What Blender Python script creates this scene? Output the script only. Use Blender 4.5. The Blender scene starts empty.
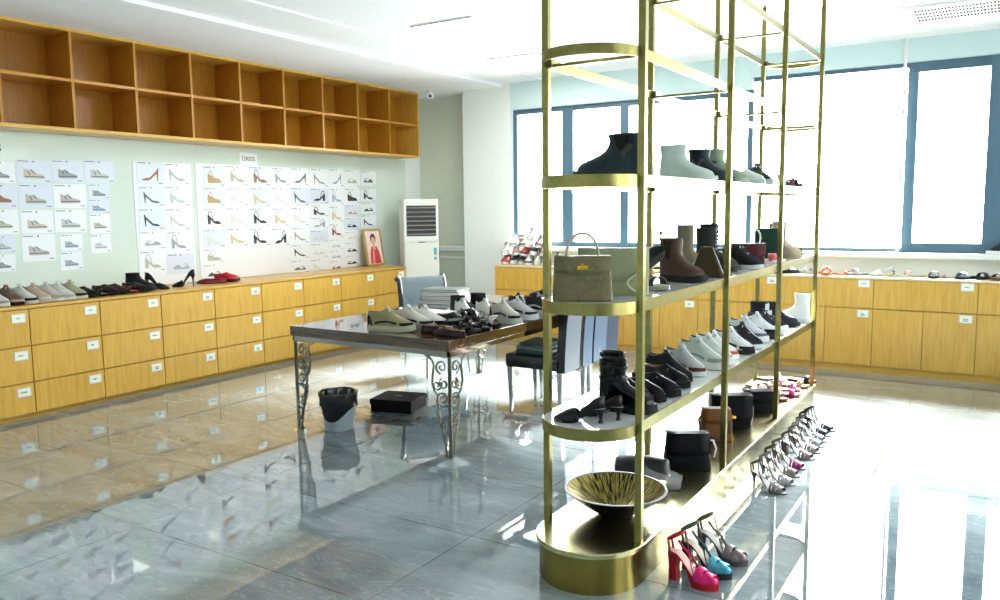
import bpy, bmesh, math, random
from mathutils import Vector, Matrix, Euler
S = bpy.context.scene
COL = S.collection
PI = math.pi
R = math.radians
# ------------------------------------------------------------------ camera
cam_d = bpy.data.cameras.new('camera'); cam = bpy.data.objects.new('camera', cam_d); COL.objects.link(cam)
yaw, pitch, roll, FPX = 0.565779886, -0.112746785, -0.0108045184, 803.33
fw = Vector((-math.sin(yaw)*math.cos(pitch), math.cos(yaw)*math.cos(pitch), math.sin(pitch)))
rt = Vector((math.cos(yaw), math.sin(yaw), 0)); up = rt.cross(fw)
c_, s_ = math.cos(roll), math.sin(roll)
r2 = rt*c_ + up*s_; u2 = up*c_ - rt*s_
m = Matrix((r2, u2, -fw)).transposed().to_4x4(); m.translation = (0, 0, 1.55)
cam.matrix_world = m
cam_d.sensor_width = 36; cam_d.lens = FPX*36/1000; cam_d.clip_start = .05; cam_d.clip_end = 200
S.camera = cam
# ------------------------------------------------------------------ light and exposure
S.view_settings.view_transform = 'Standard'; S.view_settings.look = 'None'
S.view_settings.gamma = 1; S.view_settings.use_curve_mapping = False
S.view_settings.exposure = EXPO = 1.85
S.cycles.max_bounces = 10; S.cycles.diffuse_bounces = 5; S.cycles.glossy_bounces = 5
S.cycles.transparent_max_bounces = 12
S.cycles.sample_clamp_indirect = 8; S.cycles.use_denoising = True
S.cycles.caustics_reflective = False; S.cycles.caustics_refractive = False
W = bpy.data.worlds.new('world'); S.world = W; W.use_nodes = True
bg = W.node_tree.nodes['Background']; bg.inputs[0].default_value = (.95, .98, 1, 1)
_n = W.node_tree.nodes; _l = W.node_tree.links       # hazy sky, brightest towards the low sun behind the back windows
_g = _n.new('ShaderNodeTexCoord'); _d = _n.new('ShaderNodeVectorMath'); _d.operation = 'DOT_PRODUCT'; _d.inputs[1].default_value = (-.1, .94, .32)
_x = _n.new('ShaderNodeMath'); _x.operation = 'MAXIMUM'; _x.inputs[1].default_value = 0
_p = _n.new('ShaderNodeMath'); _p.operation = 'POWER'; _p.inputs[1].default_value = 1.6
_m = _n.new('ShaderNodeMath'); _m.operation = 'MULTIPLY_ADD'; _m.inputs[1].default_value = 8.5; _m.inputs[2].default_value = 2.0
_l.new(_g.outputs['Generated'], _d.inputs[0]); _l.new(_d.outputs['Value'], _x.inputs[0]); _l.new(_x.outputs[0], _p.inputs[0]); _l.new(_p.outputs[0], _m.inputs[0]); _l.new(_m.outputs[0], bg.inputs[1])
sun_d = bpy.data.lights.new('sun', 'SUN'); sun_d.energy = 20; sun_d.angle = R(14); sun_d.color = (1, .96, .9)
sun = bpy.data.objects.new('sun', sun_d); COL.objects.link(sun)
sd = Vector((.10, 1.0, .76))
sun.rotation_euler = sd.to_track_quat('Z', 'Y').to_euler(); sun.location = (6, 6, 8)

# ------------------------------------------------------------------ materials
MC = {}
def srgb(c):
    return tuple((x/255/12.92 if x <= 10 else ((x/255+.055)/1.055)**2.4) for x in c)
def mat(name, col=(200, 200, 200), rough=.5, metal=0, spec=.5, noise=0, nscale=8, coat=0, trans=0, emit=0, bump=0, bscale=60, sheen=0):
    if name in MC: return MC[name]
    M = bpy.data.materials.new(name); M.use_nodes = True; MC[name] = M
    nt = M.node_tree; b = nt.nodes['Principled BSDF']
    c = srgb(col)
    b.inputs['Base Color'].default_value = (*c, 1); b.inputs['Roughness'].default_value = rough
    b.inputs['Metallic'].default_value = metal; b.inputs['Specular IOR Level'].default_value = spec
    b.inputs['Coat Weight'].default_value = coat; b.inputs['Coat Roughness'].default_value = .05
    b.inputs['Sheen Weight'].default_value = sheen
    if trans: b.inputs['Transmission Weight'].default_value = trans
    if noise or bump:
        tc = nt.nodes.new('ShaderNodeTexCoord')
        n = nt.nodes.new('ShaderNodeTexNoise'); n.inputs['Scale'].default_value = nscale; n.inputs['Detail'].default_value = 4
        nt.links.new(tc.outputs['Object'], n.inputs['Vector'])
    if noise:
        rp = nt.nodes.new('ShaderNodeValToRGB')
        rp.color_ramp.elements[0].color = (*[max(0, x*(1-noise)) for x in c], 1); rp.color_ramp.elements[0].position = .3
        rp.color_ramp.elements[1].color = (*[min(1, x*(1+noise)) for x in c], 1); rp.color_ramp.elements[1].position = .7
        nt.links.new(n.outputs['Fac'], rp.inputs[0]); nt.links.new(rp.outputs[0], b.inputs['Base Color'])
    if bump:
        n2 = nt.nodes.new('ShaderNodeTexVoronoi'); n2.inputs['Scale'].default_value = bscale
        nt.links.new(tc.outputs['Object'], n2.inputs['Vector'])
        bp = nt.nodes.new('ShaderNodeBump'); bp.inputs['Strength'].default_value = bump; bp.inputs['Distance'].default_value = .004
        nt.links.new(n2.outputs['Distance'], bp.inputs['Height']); nt.links.new(bp.outputs[0], b.inputs['Normal'])
    return M
def wood(name, c1, c2, rough=.3, axis='Z'):
    if name in MC: return MC[name]
    M = bpy.data.materials.new(name); M.use_nodes = True; MC[name] = M
    nt = M.node_tree; b = nt.nodes['Principled BSDF']; b.inputs['Roughness'].default_value = rough
    tc = nt.nodes.new('ShaderNodeTexCoord'); mp = nt.nodes.new('ShaderNodeMapping')
    mp.inputs['Scale'].default_value = {'Z': (26, 26, 1.6), 'Y': (26, 1.6, 26), 'X': (1.6, 26, 26)}[axis]
    n = nt.nodes.new('ShaderNodeTexNoise'); n.inputs['Scale'].default_value = 2.2; n.inputs['Detail'].default_value = 6; n.inputs['Roughness'].default_value = .65
    rp = nt.nodes.new('ShaderNodeValToRGB'); rp.color_ramp.elements[0].position = .32; rp.color_ramp.elements[1].position = .68
    rp.color_ramp.elements[0].color = (*srgb(c1), 1); rp.color_ramp.elements[1].color = (*srgb(c2), 1)
    for a, z in ((tc.outputs['Object'], mp.inputs[0]), (mp.outputs[0], n.inputs['Vector']), (n.outputs['Fac'], rp.inputs[0]), (rp.outputs[0], b.inputs['Base Color'])): nt.links.new(a, z)
    return M
def floor_mat():
    M = bpy.data.materials.new('polished marble tile'); M.use_nodes = True
    nt = M.node_tree; b = nt.nodes['Principled BSDF']; L = nt.links.new
    b.inputs['Roughness'].default_value = .018; b.inputs['IOR'].default_value = 1.9
    b.inputs['Coat Weight'].default_value = .5; b.inputs['Coat Roughness'].default_value = .01
    tc = nt.nodes.new('ShaderNodeTexCoord')
    mp = nt.nodes.new('ShaderNodeMapping'); mp.inputs['Rotation'].default_value = (0, 0, .35); mp.inputs['Scale'].default_value = (.55, 1.7, 1)
    n1 = nt.nodes.new('ShaderNodeTexNoise'); n1.inputs['Scale'].default_value = 1.6; n1.inputs['Detail'].default_value = 9; n1.inputs['Roughness'].default_value = .62; n1.inputs['Distortion'].default_value = 1.2
    L(tc.outputs['Object'], mp.inputs[0]); L(mp.outputs[0], n1.inputs['Vector'])
    rp = nt.nodes.new('ShaderNodeValToRGB')
    e = rp.color_ramp.elements; e[0].position = .3; e[0].color = (*srgb((98, 110, 116)), 1); e[1].position = .72; e[1].color = (*srgb((156, 166, 168)), 1)
    x = e.new(.5); x.color = (*srgb((124, 136, 140)), 1)
    L(n1.outputs['Fac'], rp.inputs[0])
    mp2 = nt.nodes.new('ShaderNodeMapping'); mp2.inputs['Scale'].default_value = (.8, 2.6, 1); mp2.inputs['Rotation'].default_value = (0, 0, .5)
    n2 = nt.nodes.new('ShaderNodeTexNoise'); n2.inputs['Scale'].default_value = 2.3; n2.inputs['Detail'].default_value = 12; n2.inputs['Distortion'].default_value = 2.5
    L(tc.outputs['Object'], mp2.inputs[0]); L(mp2.outputs[0], n2.inputs['Vector'])
    r2 = nt.nodes.new('ShaderNodeValToRGB'); q = r2.color_ramp.elements
    q[0].position = .485; q[0].color = (0, 0, 0, 1); q[1].position = .515; q[1].color = (0, 0, 0, 1); k = q.new(.5); k.color = (.22, .22, .22, 1)
    L(n2.outputs['Fac'], r2.inputs[0])
    mx = nt.nodes.new('ShaderNodeMixRGB'); mx.inputs[2].default_value = (*srgb((215, 218, 215)), 1)
    L(r2.outputs[0], mx.inputs[0]); L(rp.outputs[0], mx.inputs[1])
    # tile joints
    mp3 = nt.nodes.new('ShaderNodeMapping'); mp3.inputs['Location'].default_value = (.6, -2.28, 0)
    L(tc.outputs['Object'], mp3.inputs[0])
    br = nt.nodes.new('ShaderNodeTexBrick'); br.offset = 0; br.inputs['Scale'].default_value = 1; br.inputs['Mortar Size'].default_value = .0026; br.inputs['Mortar Smooth'].default_value = .1
    br.inputs['Brick Width'].default_value = 1.5; br.inputs['Row Height'].default_value = .75
    L(mp3.outputs[0], br.inputs['Vector'])
    mx2 = nt.nodes.new('ShaderNodeMixRGB'); mx2.inputs[2].default_value = (*srgb((70, 74, 74)), 1)
    L(br.outputs['Fac'], mx2.inputs[0]); L(mx.outputs[0], mx2.inputs[1]); L(mx2.outputs[0], b.inputs['Base Color'])
    return M
def pane_mat():
    M = bpy.data.materials.new('window glass'); M.use_nodes = True; nt = M.node_tree; nt.nodes.clear()
    o = nt.nodes.new('ShaderNodeOutputMaterial'); t = nt.nodes.new('ShaderNodeBsdfTransparent'); t.inputs[0].default_value = (.96, .98, .98, 1)
    g = nt.nodes.new('ShaderNodeBsdfGlossy'); g.inputs['Roughness'].default_value = .02; fr = nt.nodes.new('ShaderNodeFresnel'); fr.inputs[0].default_value = 1.45
    mx = nt.nodes.new('ShaderNodeMixShader'); L = nt.links.new
    L(fr.outputs[0], mx.inputs[0]); L(t.outputs[0], mx.inputs[1]); L(g.outputs[0], mx.inputs[2]); L(mx.outputs[0], o.inputs[0]); return M
def film_mat():
    M = bpy.data.materials.new('clear plastic film'); M.use_nodes = True; nt = M.node_tree; nt.nodes.clear()
    o = nt.nodes.new('ShaderNodeOutputMaterial'); t = nt.nodes.new('ShaderNodeBsdfTransparent'); t.inputs[0].default_value = (.95, .97, .98, 1)
    g = nt.nodes.new('ShaderNodeBsdfPrincipled'); g.inputs['Base Color'].default_value = (.9, .92, .93, 1); g.inputs['Roughness'].default_value = .12
    mx = nt.nodes.new('ShaderNodeMixShader'); mx.inputs[0].default_value = .17; L = nt.links.new
    L(t.outputs[0], mx.inputs[1]); L(g.outputs[0], mx.inputs[2]); L(mx.outputs[0], o.inputs[0]); return M
FILL_LAMP = mat('added fill emitter', (250, 250, 245), .4); _e = FILL_LAMP.node_tree.nodes['Principled BSDF']; _e.inputs['Emission Color'].default_value = (1, .98, .94, 1); _e.inputs['Emission Strength'].default_value = 7.5  # glow of the ceiling panels added to light the far corner
FLOOR, PANE, FILM = floor_mat(), pane_mat(), film_mat()
OAK = wood('oak veneer', (196, 150, 60), (220, 176, 82))
OAKY = wood('oak veneer lengthwise', (196, 150, 60), (220, 176, 82), axis='Y')
OAKX = wood('oak veneer crosswise', (196, 150, 60), (220, 176, 82), axis='X')
OAK_SHADED = wood('shaded oak veneer', (168, 112, 28), (192, 134, 40))  # oak with the shade of the shelf recesses put into its colour
BRASS = mat('brushed brass', (138, 130, 78), .30, 1, noise=.12, nscale=30)
WALL = mat('white wall paint', (234, 240, 236), .6)
WALLG = mat('sage grey wall paint', (214, 218, 202), .6)
CEIL = mat('ceiling paint', (240, 242, 244), .7)
FRAME = mat('blue grey window frame', (74, 104, 124), .4)
WHITE = mat('white plastic', (232, 232, 226), .35)
PAPER = mat('paper', (232, 236, 240), .32)
CARD = mat('label card', (236, 236, 220), .5)
INK = mat('ink', (46, 52, 60), .6)
CHROME = mat('polished steel', (205, 205, 205), .16, 1)
DARKM = mat('black metal', (28, 28, 32), .4, .6)
GLOSSB = mat('pale green glass board', (216, 230, 220), .05, coat=.5)

# ------------------------------------------------------------------ mesh building
class MB:
    def __init__(s): s.v = []; s.f = []; s.m = []; s.mi = 0; s.T = Matrix.Identity(4)
    def mat(s, i): s.mi = i; return s
    def add(s, vs, fs):
        o = len(s.v); s.v += [tuple(s.T @ Vector(v)) for v in vs]
        for f in fs: s.f.append(tuple(i+o for i in f)); s.m.append(s.mi)
    def box(s, x0, x1, y0, y1, z0, z1, b=0):
        if b:
            bm = bmesh.new(); bmesh.ops.create_cube(bm, size=1)
            for v in bm.verts: v.co = Vector(((x0+x1)/2+v.co.x*(x1-x0), (y0+y1)/2+v.co.y*(y1-y0), (z0+z1)/2+v.co.z*(z1-z0)))
            bmesh.ops.bevel(bm, geom=bm.edges[:], offset=b, segments=2, affect='EDGES', profile=.6)
            s.add([v.co.copy() for v in bm.verts], [[v.index for v in f.verts] for f in bm.faces]) if (bm.verts.index_update() or 1) else 0
            bm.free(); return s
        vs = [(x, y, z) for z in (z0, z1) for y in (y0, y1) for x in (x0, x1)]
        s.add(vs, [(0, 2, 3, 1), (4, 5, 7, 6), (0, 1, 5, 4), (2, 6, 7, 3), (0, 4, 6, 2), (1, 3, 7, 5)]); return s
    def loft(s, rings, cap0=True, cap1=True, closed=True):
        n = len(rings[0]); vs = [p for r in rings for p in r]; fs = []
        for i in range(len(rings)-1):
            for j in range(n if closed else n-1):
                k = (j+1) % n
                fs.append((i*n+j, i*n+k, (i+1)*n+k, (i+1)*n+j))
        if cap0: fs.append(tuple(range(n-1, -1, -1)))
        if cap1: fs.append(tuple((len(rings)-1)*n+j for j in range(n)))
        s.add(vs, fs); return s
    def prism(s, pts, a, b, axis='z'):
        f = {'z': lambda p, h: (p[0], p[1], h), 'y': lambda p, h: (p[0], h, p[1]), 'x': lambda p, h: (h, p[0], p[1])}[axis]
        return s.loft([[f(p, a) for p in pts], [f(p, b) for p in pts]])
    def lathe(s, prof, n=24, c=(0, 0, 0), cap0=True, cap1=True, sx=1, sy=1):
        rs = [[(c[0]+sx*r*math.cos(2*PI*k/n), c[1]+sy*r*math.sin(2*PI*k/n), c[2]+z) for k in range(n)] for r, z in prof]
        return s.loft(rs, cap0, cap1)
    def tube(s, pts, r, n=6, closed=False, taper=None, flat=1, upv=None):
        P = [Vector(p) for p in pts]; N = len(P); rings = []
        nrm = None
        for i in range(N):
            t = (P[(i+1) % N]-P[i-1]) if closed else (P[min(i+1, N-1)]-P[max(i-1, 0)])
            if t.length < 1e-9: t = Vector((0, 0, 1))
            t.normalize()
            if upv is not None: nrm = Vector(upv) - t*t.dot(Vector(upv))
            elif nrm is None:
                nrm = t.orthogonal()
            else: nrm = nrm - t*t.dot(nrm)
            if nrm.length < 1e-6: nrm = t.orthogonal()
            nrm = nrm.normalized(); bn = t.cross(nrm)
            rr = r*(taper[i] if taper else 1)
            rings.append([tuple(P[i]+nrm*math.cos(2*PI*k/n)*rr+bn*math.sin(2*PI*k/n)*rr*flat) for k in range(n)])
        if closed: rings.append(rings[0]); s.loft(rings, False, False)
        else: s.loft(rings)
        return s
    def sphere(s, c, r, n=12, sx=1, sy=1, sz=1):
        rs = []
        for i in range(n//2+1):
            a = -PI/2+PI*i/(n//2); q = max(math.cos(a), .02)
            rs.append([(c[0]+sx*r*q*math.cos(2*PI*k/n), c[1]+sy*r*q*math.sin(2*PI*k/n), c[2]+sz*r*math.sin(a)) for k in range(n)])
        return s.loft(rs)
    def build(s, name, mats, parent=None, smooth=False, subsurf=0, fix=False):
        me = bpy.data.meshes.new(name); me.from_pydata(s.v, [], s.f)
        mats = mats if isinstance(mats, (list, tuple)) else [mats]
        for q in mats: me.materials.append(q)
        for p, k in zip(me.polygons, s.m): p.material_index = k; p.use_smooth = bool(smooth)
        bm = bmesh.new(); bm.from_mesh(me)
        if fix: bmesh.ops.remove_doubles(bm, verts=bm.verts, dist=1e-5)
        bmesh.ops.recalc_face_normals(bm, faces=bm.faces); bm.to_mesh(me); bm.free()
        if smooth and not subsurf: me.set_sharp_from_angle(angle=R(38))
        me.update()
        o = bpy.data.objects.new(name, me); COL.objects.link(o)
        if parent is not None: o.parent = parent
        if subsurf:
            md = o.modifiers.new('subsurf', 'SUBSURF'); md.levels = subsurf; md.render_levels = subsurf
        return o
def tag(o, label, cat, group=None, kind=None):
    if label: o['label'] = label
    if cat: o['category'] = cat
    if group: o['group'] = group
    if kind: o['kind'] = kind
    return o
def thing(name, label, cat, loc=(0, 0, 0), rz=0, group=None, rot=None):
    o = bpy.data.objects.new(name, None); COL.objects.link(o); o.empty_display_size = .05
    o.location = loc; o.rotation_euler = rot if rot else (0, 0, rz)
    return tag(o, label, cat, group)
def struct(name, mb, m, smooth=False, parent=None):
    o = mb.build(name, m, parent, smooth)
    if parent is None: o['kind'] = 'structure'
    return o
def kids(o): return [c for c in list(o.children)]
def dup_tree(o, parent=None):
    c = o.copy(); COL.objects.link(c); c.parent = parent
    for ch in kids(o): dup_tree(ch, c)
    return c
def text_mesh(txt, size, thick=.0004):
    cu = bpy.data.curves.new('t', 'FONT'); cu.body = txt; cu.size = size; cu.extrude = thick; cu.align_x = 'CENTER'; cu.align_y = 'CENTER'
    o = bpy.data.objects.new('t', cu); COL.objects.link(o)
    dg = bpy.context.evaluated_depsgraph_get(); me = bpy.data.meshes.new_from_object(o.evaluated_get(dg))
    vs = [v.co.copy() for v in me.vertices]; fs = [tuple(p.vertices) for p in me.polygons]
    bpy.data.objects.remove(o); bpy.data.curves.remove(cu); bpy.data.meshes.remove(me)
    return vs, fs
def lerp(xs, ys, x):
    if x <= xs[0]: return ys[0]
    for i in range(len(xs)-1):
        if x <= xs[i+1]:
            t = (x-xs[i])/(xs[i+1]-xs[i]); t = t*t*(3-2*t)*.5+t*.5
            return ys[i]+(ys[i+1]-ys[i])*t
    return ys[-1]
# ------------------------------------------------------------------ the room
XL, XR, YB, YF, ZC = -6.8, 2.4, 8.5, -2.6, 3.07
struct('floor', MB().box(XL-.3, XR+.3, YF-.3, YB+.5, -.12, 0), FLOOR)
struct('ceiling', MB().box(XL-.3, XR+.3, YF-.3, YB+.5, 3.07, 3.3), CEIL)
struct('trim_1', MB().box(XL, -5.31, YF, YB+.3, 3.02, 3.07), CEIL)      # lowered strip above the wall shelf
struct('trim_2', MB().box(-5.31, -4.72, YF, YB, 3.055, 3.07), CEIL)
struct('wall_left', MB().box(XL-.2, XL, YF, YB+.4, 0, 3.13), WALL)
struct('wall_front', MB().box(XL, XR, YF-.2, YF, 0, 3.13), WALL)
# back wall: grey recess, column, parapet, lintel
mb = MB().box(XL, -5.8, 8.72, 8.92, 0, 3.13)
struct('wall_back', mb, WALLG)
mb = MB().box(XL, -5.90, 8.68, 8.72, 1.0, 1.07, .008); mb.box(XL, -5.90, 8.70, 8.72, .9, .925)
struct('trim_4', mb, WHITE)
struct('wall_column', MB().box(-5.90, -5.2, 8.46, 8.92, 0, 3.13), WALL)
mb = MB().box(-5.2, XR, 8.46, 8.72, 0, 1.10); mb.box(-5.2, XR, 8.38, 8.47, 1.05, 1.10, .006)
struct('wall_parapet', mb, WALL)
mb = MB().box(-5.2, -2.3, 8.46, 8.72, 2.74, 3.13); mb.box(-2.3, XR, 8.46, 8.72, 2.86, 3.13)
struct('wall_lintel', mb, mat('pale teal white paint', (206, 226, 226), .6))
def window(name, x0, x1, z0, z1, bars, fw_=.07, y=8.56):
    f = MB()
    f.box(x0, x1, y-.03, y+.03, z0, z0+fw_, .005); f.box(x0, x1, y-.03, y+.03, z1-fw_, z1, .005)
    f.box(x0, x0+fw_, y-.03, y+.03, z0+fw_, z1-fw_); f.box(x1-fw_, x1, y-.03, y+.03, z0+fw_, z1-fw_)
    for a, b in bars: f.box(a, b, y-.04, y+.032, z0+.002, z1-.002, .005)
    o = struct(name, f, FRAME)
    struct('pane', MB().box(x0+.01, x1-.01, y-.004, y+.004, z0+.01, z1-.01), PANE, parent=o)
    return o
w1 = window('window_1', -5.2, -2.3, 1.10, 2.74, [(-4.52, -4.38), (-3.78, -3.68)], .055)
h = MB()
for x in (-4.57, -4.36): h.tube([(x, 8.50, 1.86), (x, 8.47, 1.86), (x, 8.46, 1.84), (x, 8.46, 1.73)], .010)
h.build('window_handle', CHROME, w1, True)
struct('window_2', MB().box(-2.3, -.88, 8.53, 8.59, 1.10, 1.135).box(-2.3, -.88, 8.53, 8.59, 2.82, 2.86), FRAME)
struct('pane', MB().box(-2.3, -.88, 8.555, 8.563, 1.13, 2.83), PANE, parent=bpy.data.objects['window_2'])
w3 = window('window_3', -.88, .9, 1.10, 2.86, [(-.22, -.05)], .09)
struct('pipe', MB().tube([(-.90, 8.44, 1.1), (-.90, 8.44, 3.07)], .014), WHITE, True, parent=w3)
window('window_4', .9, XR, 1.10, 2.86, [], .07)
# unseen right wall; its tall windows are added as a daylight source
mb = MB(); ys = [(1.9, 3.6), (4.0, 6.6)]
mb.box(XR, XR+.2, YF, YB+.2, 0, .5); mb.box(XR, XR+.2, YF, YB+.2, 2.8, 3.13)
e = YF
for a, b in ys+[(YB+.2, 0)]: mb.box(XR, XR+.2, e, a, .5, 2.8); e = b
struct('wall_right', mb, WALL)
for k, (a, b) in enumerate(ys):
    f = MB(); x = XR+.08
    f.box(x-.03, x+.03, a, b, .5, .57); f.box(x-.03, x+.03, a, b, 2.73, 2.8)
    for q in (a, (a+b)/2-.04, b-.07): f.box(x-.03, x+.03, q, q+.07, .5, 2.8)
    o = struct('window_%d' % (5+k), f, FRAME)
    struct('pane', MB().box(x-.004, x+.004, a, b, .52, 2.78), PANE, parent=o)
# portals guide the sampling of the sky light through the openings
for nm, loc, rot, sx, sy in (('portal', (-1.4, 8.9, 1.98), (R(90), 0, R(180)), 7.6, 1.8), ('portal', (XR+.25, 2.5, 1.65), (R(90), 0, R(90)), 8.4, 2.4)):
    ld = bpy.data.lights.new(nm, 'AREA'); ld.shape = 'RECTANGLE'; ld.size = sx; ld.size_y = sy; ld.cycles.is_portal = True
    lo = bpy.data.objects.new(nm, ld); COL.objects.link(lo); lo.location = loc; lo.rotation_euler = rot
# ceiling air outlet
t = thing('ceiling_air_vent', 'long perforated air outlet in the white ceiling above the right window', 'air vent', (-.2, 7.45, ZC))
MB().box(-.62, .62, -.34, .34, -.012, 0, .004).build('frame', WHITE, t)
g = MB()
for i in range(46):
    for j in range(4):
        x = -.53+i*.0232; y = -.2+j*.12
        g.box(x, x+.015, y, y+.075, -.0135, -.0115)
gg = g.build('grille', mat('shadowed slots', (14, 12, 7), .8, spec=.1), t); gg['kind'] = 'stuff'
MB().box(-.6, .6, -.335, -.30, -.0145, -.011).build('slot', INK, t)
# flush glowing panels, added to brighten the dim far corner
for x, y, lb in ((-4.3, 7.35, 'flush square added ceiling fill lamp near the column and window corner'), (-4.0, 5.75, 'flush square added ceiling fill lamp above the far half of the work table')):
    t = thing('added_fill_lamp', lb, 'added ceiling fill lamp', (x, y, 3.07), group='added ceiling fill panels')
    f = MB(); f.box(-.31, .31, -.31, -.295, -.012, 0); f.box(-.31, .31, .295, .31, -.012, 0); f.box(-.31, -.295, -.295, .295, -.012, 0); f.box(.295, .31, -.295, .295, -.012, 0); f.build('frame', WHITE, t)
    d = MB().box(-.295, .295, -.295, .295, -.008, -.001).build('diffuser', FILL_LAMP, t)
# security camera
t = thing('security_camera', 'small white bullet security camera hung at the ceiling corner', 'camera', (-6.15, 8.12, 3.02))
MB().lathe([(.04, -.015), (.045, 0)], 16).build('base', WHITE, t, True)
MB().tube([(0, 0, -.01), (0, 0, -.05), (.02, -.02, -.07)], .012, 8).build('arm', WHITE, t, True)
b = MB(); b.T = Matrix.Translation((.03, -.03, -.075)) @ Euler((R(100), 0, R(35))).to_matrix().to_4x4(); b.lathe([(.03, -.06), (.038, -.05), (.038, .06), (.03, .065)], 16)
o = b.build('housing', WHITE, t, True)
b2 = MB(); b2.T = b.T; b2.lathe([(.02, .06), (.02, .069)], 14); b2.build('lens', INK, t)

# ------------------------------------------------------------------ left drawer cabinets
XF = -6.23
rnd = random.Random(5)
def label_card(parent, x, y, z, face):      # face 'x': looks to +x ; 'y': looks to -y
    c = MB(); d = .004
    def bx(u0, u1, z0, z1, e, i):
        c.mat(i)
        if face == 'x': c.box(x, x+e, y+u0, y+u1, z+z0, z+z1)
        else: c.box(x+u0, x+u1, y-e, y, z+z0, z+z1)
    bx(-.052, .052, -.036, .036, .003, 1); bx(-.045, .045, -.029, .029, .004, 0)
    n = rnd.choice((3, 4, 5)); u = -.008*n*.5-.004
    for k in range(n):
        w_ = rnd.uniform(.005, .009); bx(u, u+w_*.75, -.005, .006, .0048, 2); u += .0095
    if rnd.random() < .3: bx(-.02, .018, -.017, -.011, .0048, 2)
    return c.build('label_card', [CARD, mat('label holder', (205, 200, 190), .4), INK], parent)
ORD = ['nearest', 'second', 'third', 'fourth', 'fifth', 'sixth', 'seventh', 'eighth', 'ninth', 'tenth', 'eleventh']
seen = ['cut off by the left edge of the view', 'under the pale sneakers', 'under the dark shoe pile', 'under the black pointed heel', 'under the red shoes', 'behind the near table corner', 'below the middle of the white poster board', 'just before the picture frame', 'under the picture frame at the far end']
for k in range(-1, 8):
    y0 = 3.175+.56*k; i = k+1
    t = thing('drawer_unit', '%s oak drawer unit, %s' % (ORD[i], seen[i]), 'drawer unit', (-6.5, y0+.28, 0), group='oak drawer units along the left wall')
    MB().box(-.29, .245, -.279, .279, .035, .842).build('carcass', OAK, t)
    MB().box(-.27, .225, -.28, .28, 0, .035).build('plinth', OAKY, t)
    for a, b in ((.045, .275), (.285, .555), (.565, .838)):
        d = MB().box(.247, .27, -.276, .276, a, b, .002).build('drawer', OAK, t)
        label_card(d, .27, .2, b-.062, 'x')
o = MB().box(XL+.005, XF+.012, 2.05, 7.66, .844, .864, .003).build('countertop', OAKY)
tag(o, 'long thin oak countertop on the left drawer units', 'countertop')
# wall shelf
t = thing('wall_shelf', 'long two-row open oak cubby shelf high on the left wall', 'shelf', (-6.8, 5.7, 2.21))
y0, y1 = 3.195-.56-5.7, 3.195+.56*9-5.7; H = .81; D = .37
MB().box(.004, .016, y0, y1, 0, H).build('back_panel', OAK_SHADED, t)
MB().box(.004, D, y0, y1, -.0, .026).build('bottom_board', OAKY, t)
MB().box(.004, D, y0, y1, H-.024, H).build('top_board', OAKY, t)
MB().box(.016, D-.004, y0, y1, .392, .416).build('middle_shelf', wood('shaded oak lengthwise', (184, 124, 40), (204, 146, 54), axis='Y'), t)  # lengthwise oak, recess shade mixed into the colour
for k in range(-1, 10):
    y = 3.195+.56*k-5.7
    MB().box(.016, D, y-.011, y+.011, .026, H-.024).build('divider', OAK_SHADED if k < 9 else OAK, t)
# glass board on the wall and the white backing behind the dress sheets
tag(MB().box(XL+.001, XL+.008, 2.0, 8.4, .87, 2.205, .002).build('glass_board', GLOSSB), 'pale green glossy wall board behind the shoe sheets', 'wall board')
tag(MB().box(XL+.008, XL+.0115, 5.14, 7.47, .872, 2.03).build('backing_sheet', mat('white board', (238, 241, 246), .14)), 'large white backing sheet under the dress shoe sketches', 'board')
tag(MB().box(XL+.008, XL+.011, 4.47, 5.09, .872, 2.02).build('backing_sheet', MC['white board']), 'narrow white backing sheet under the pump sketches', 'board')

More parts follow.
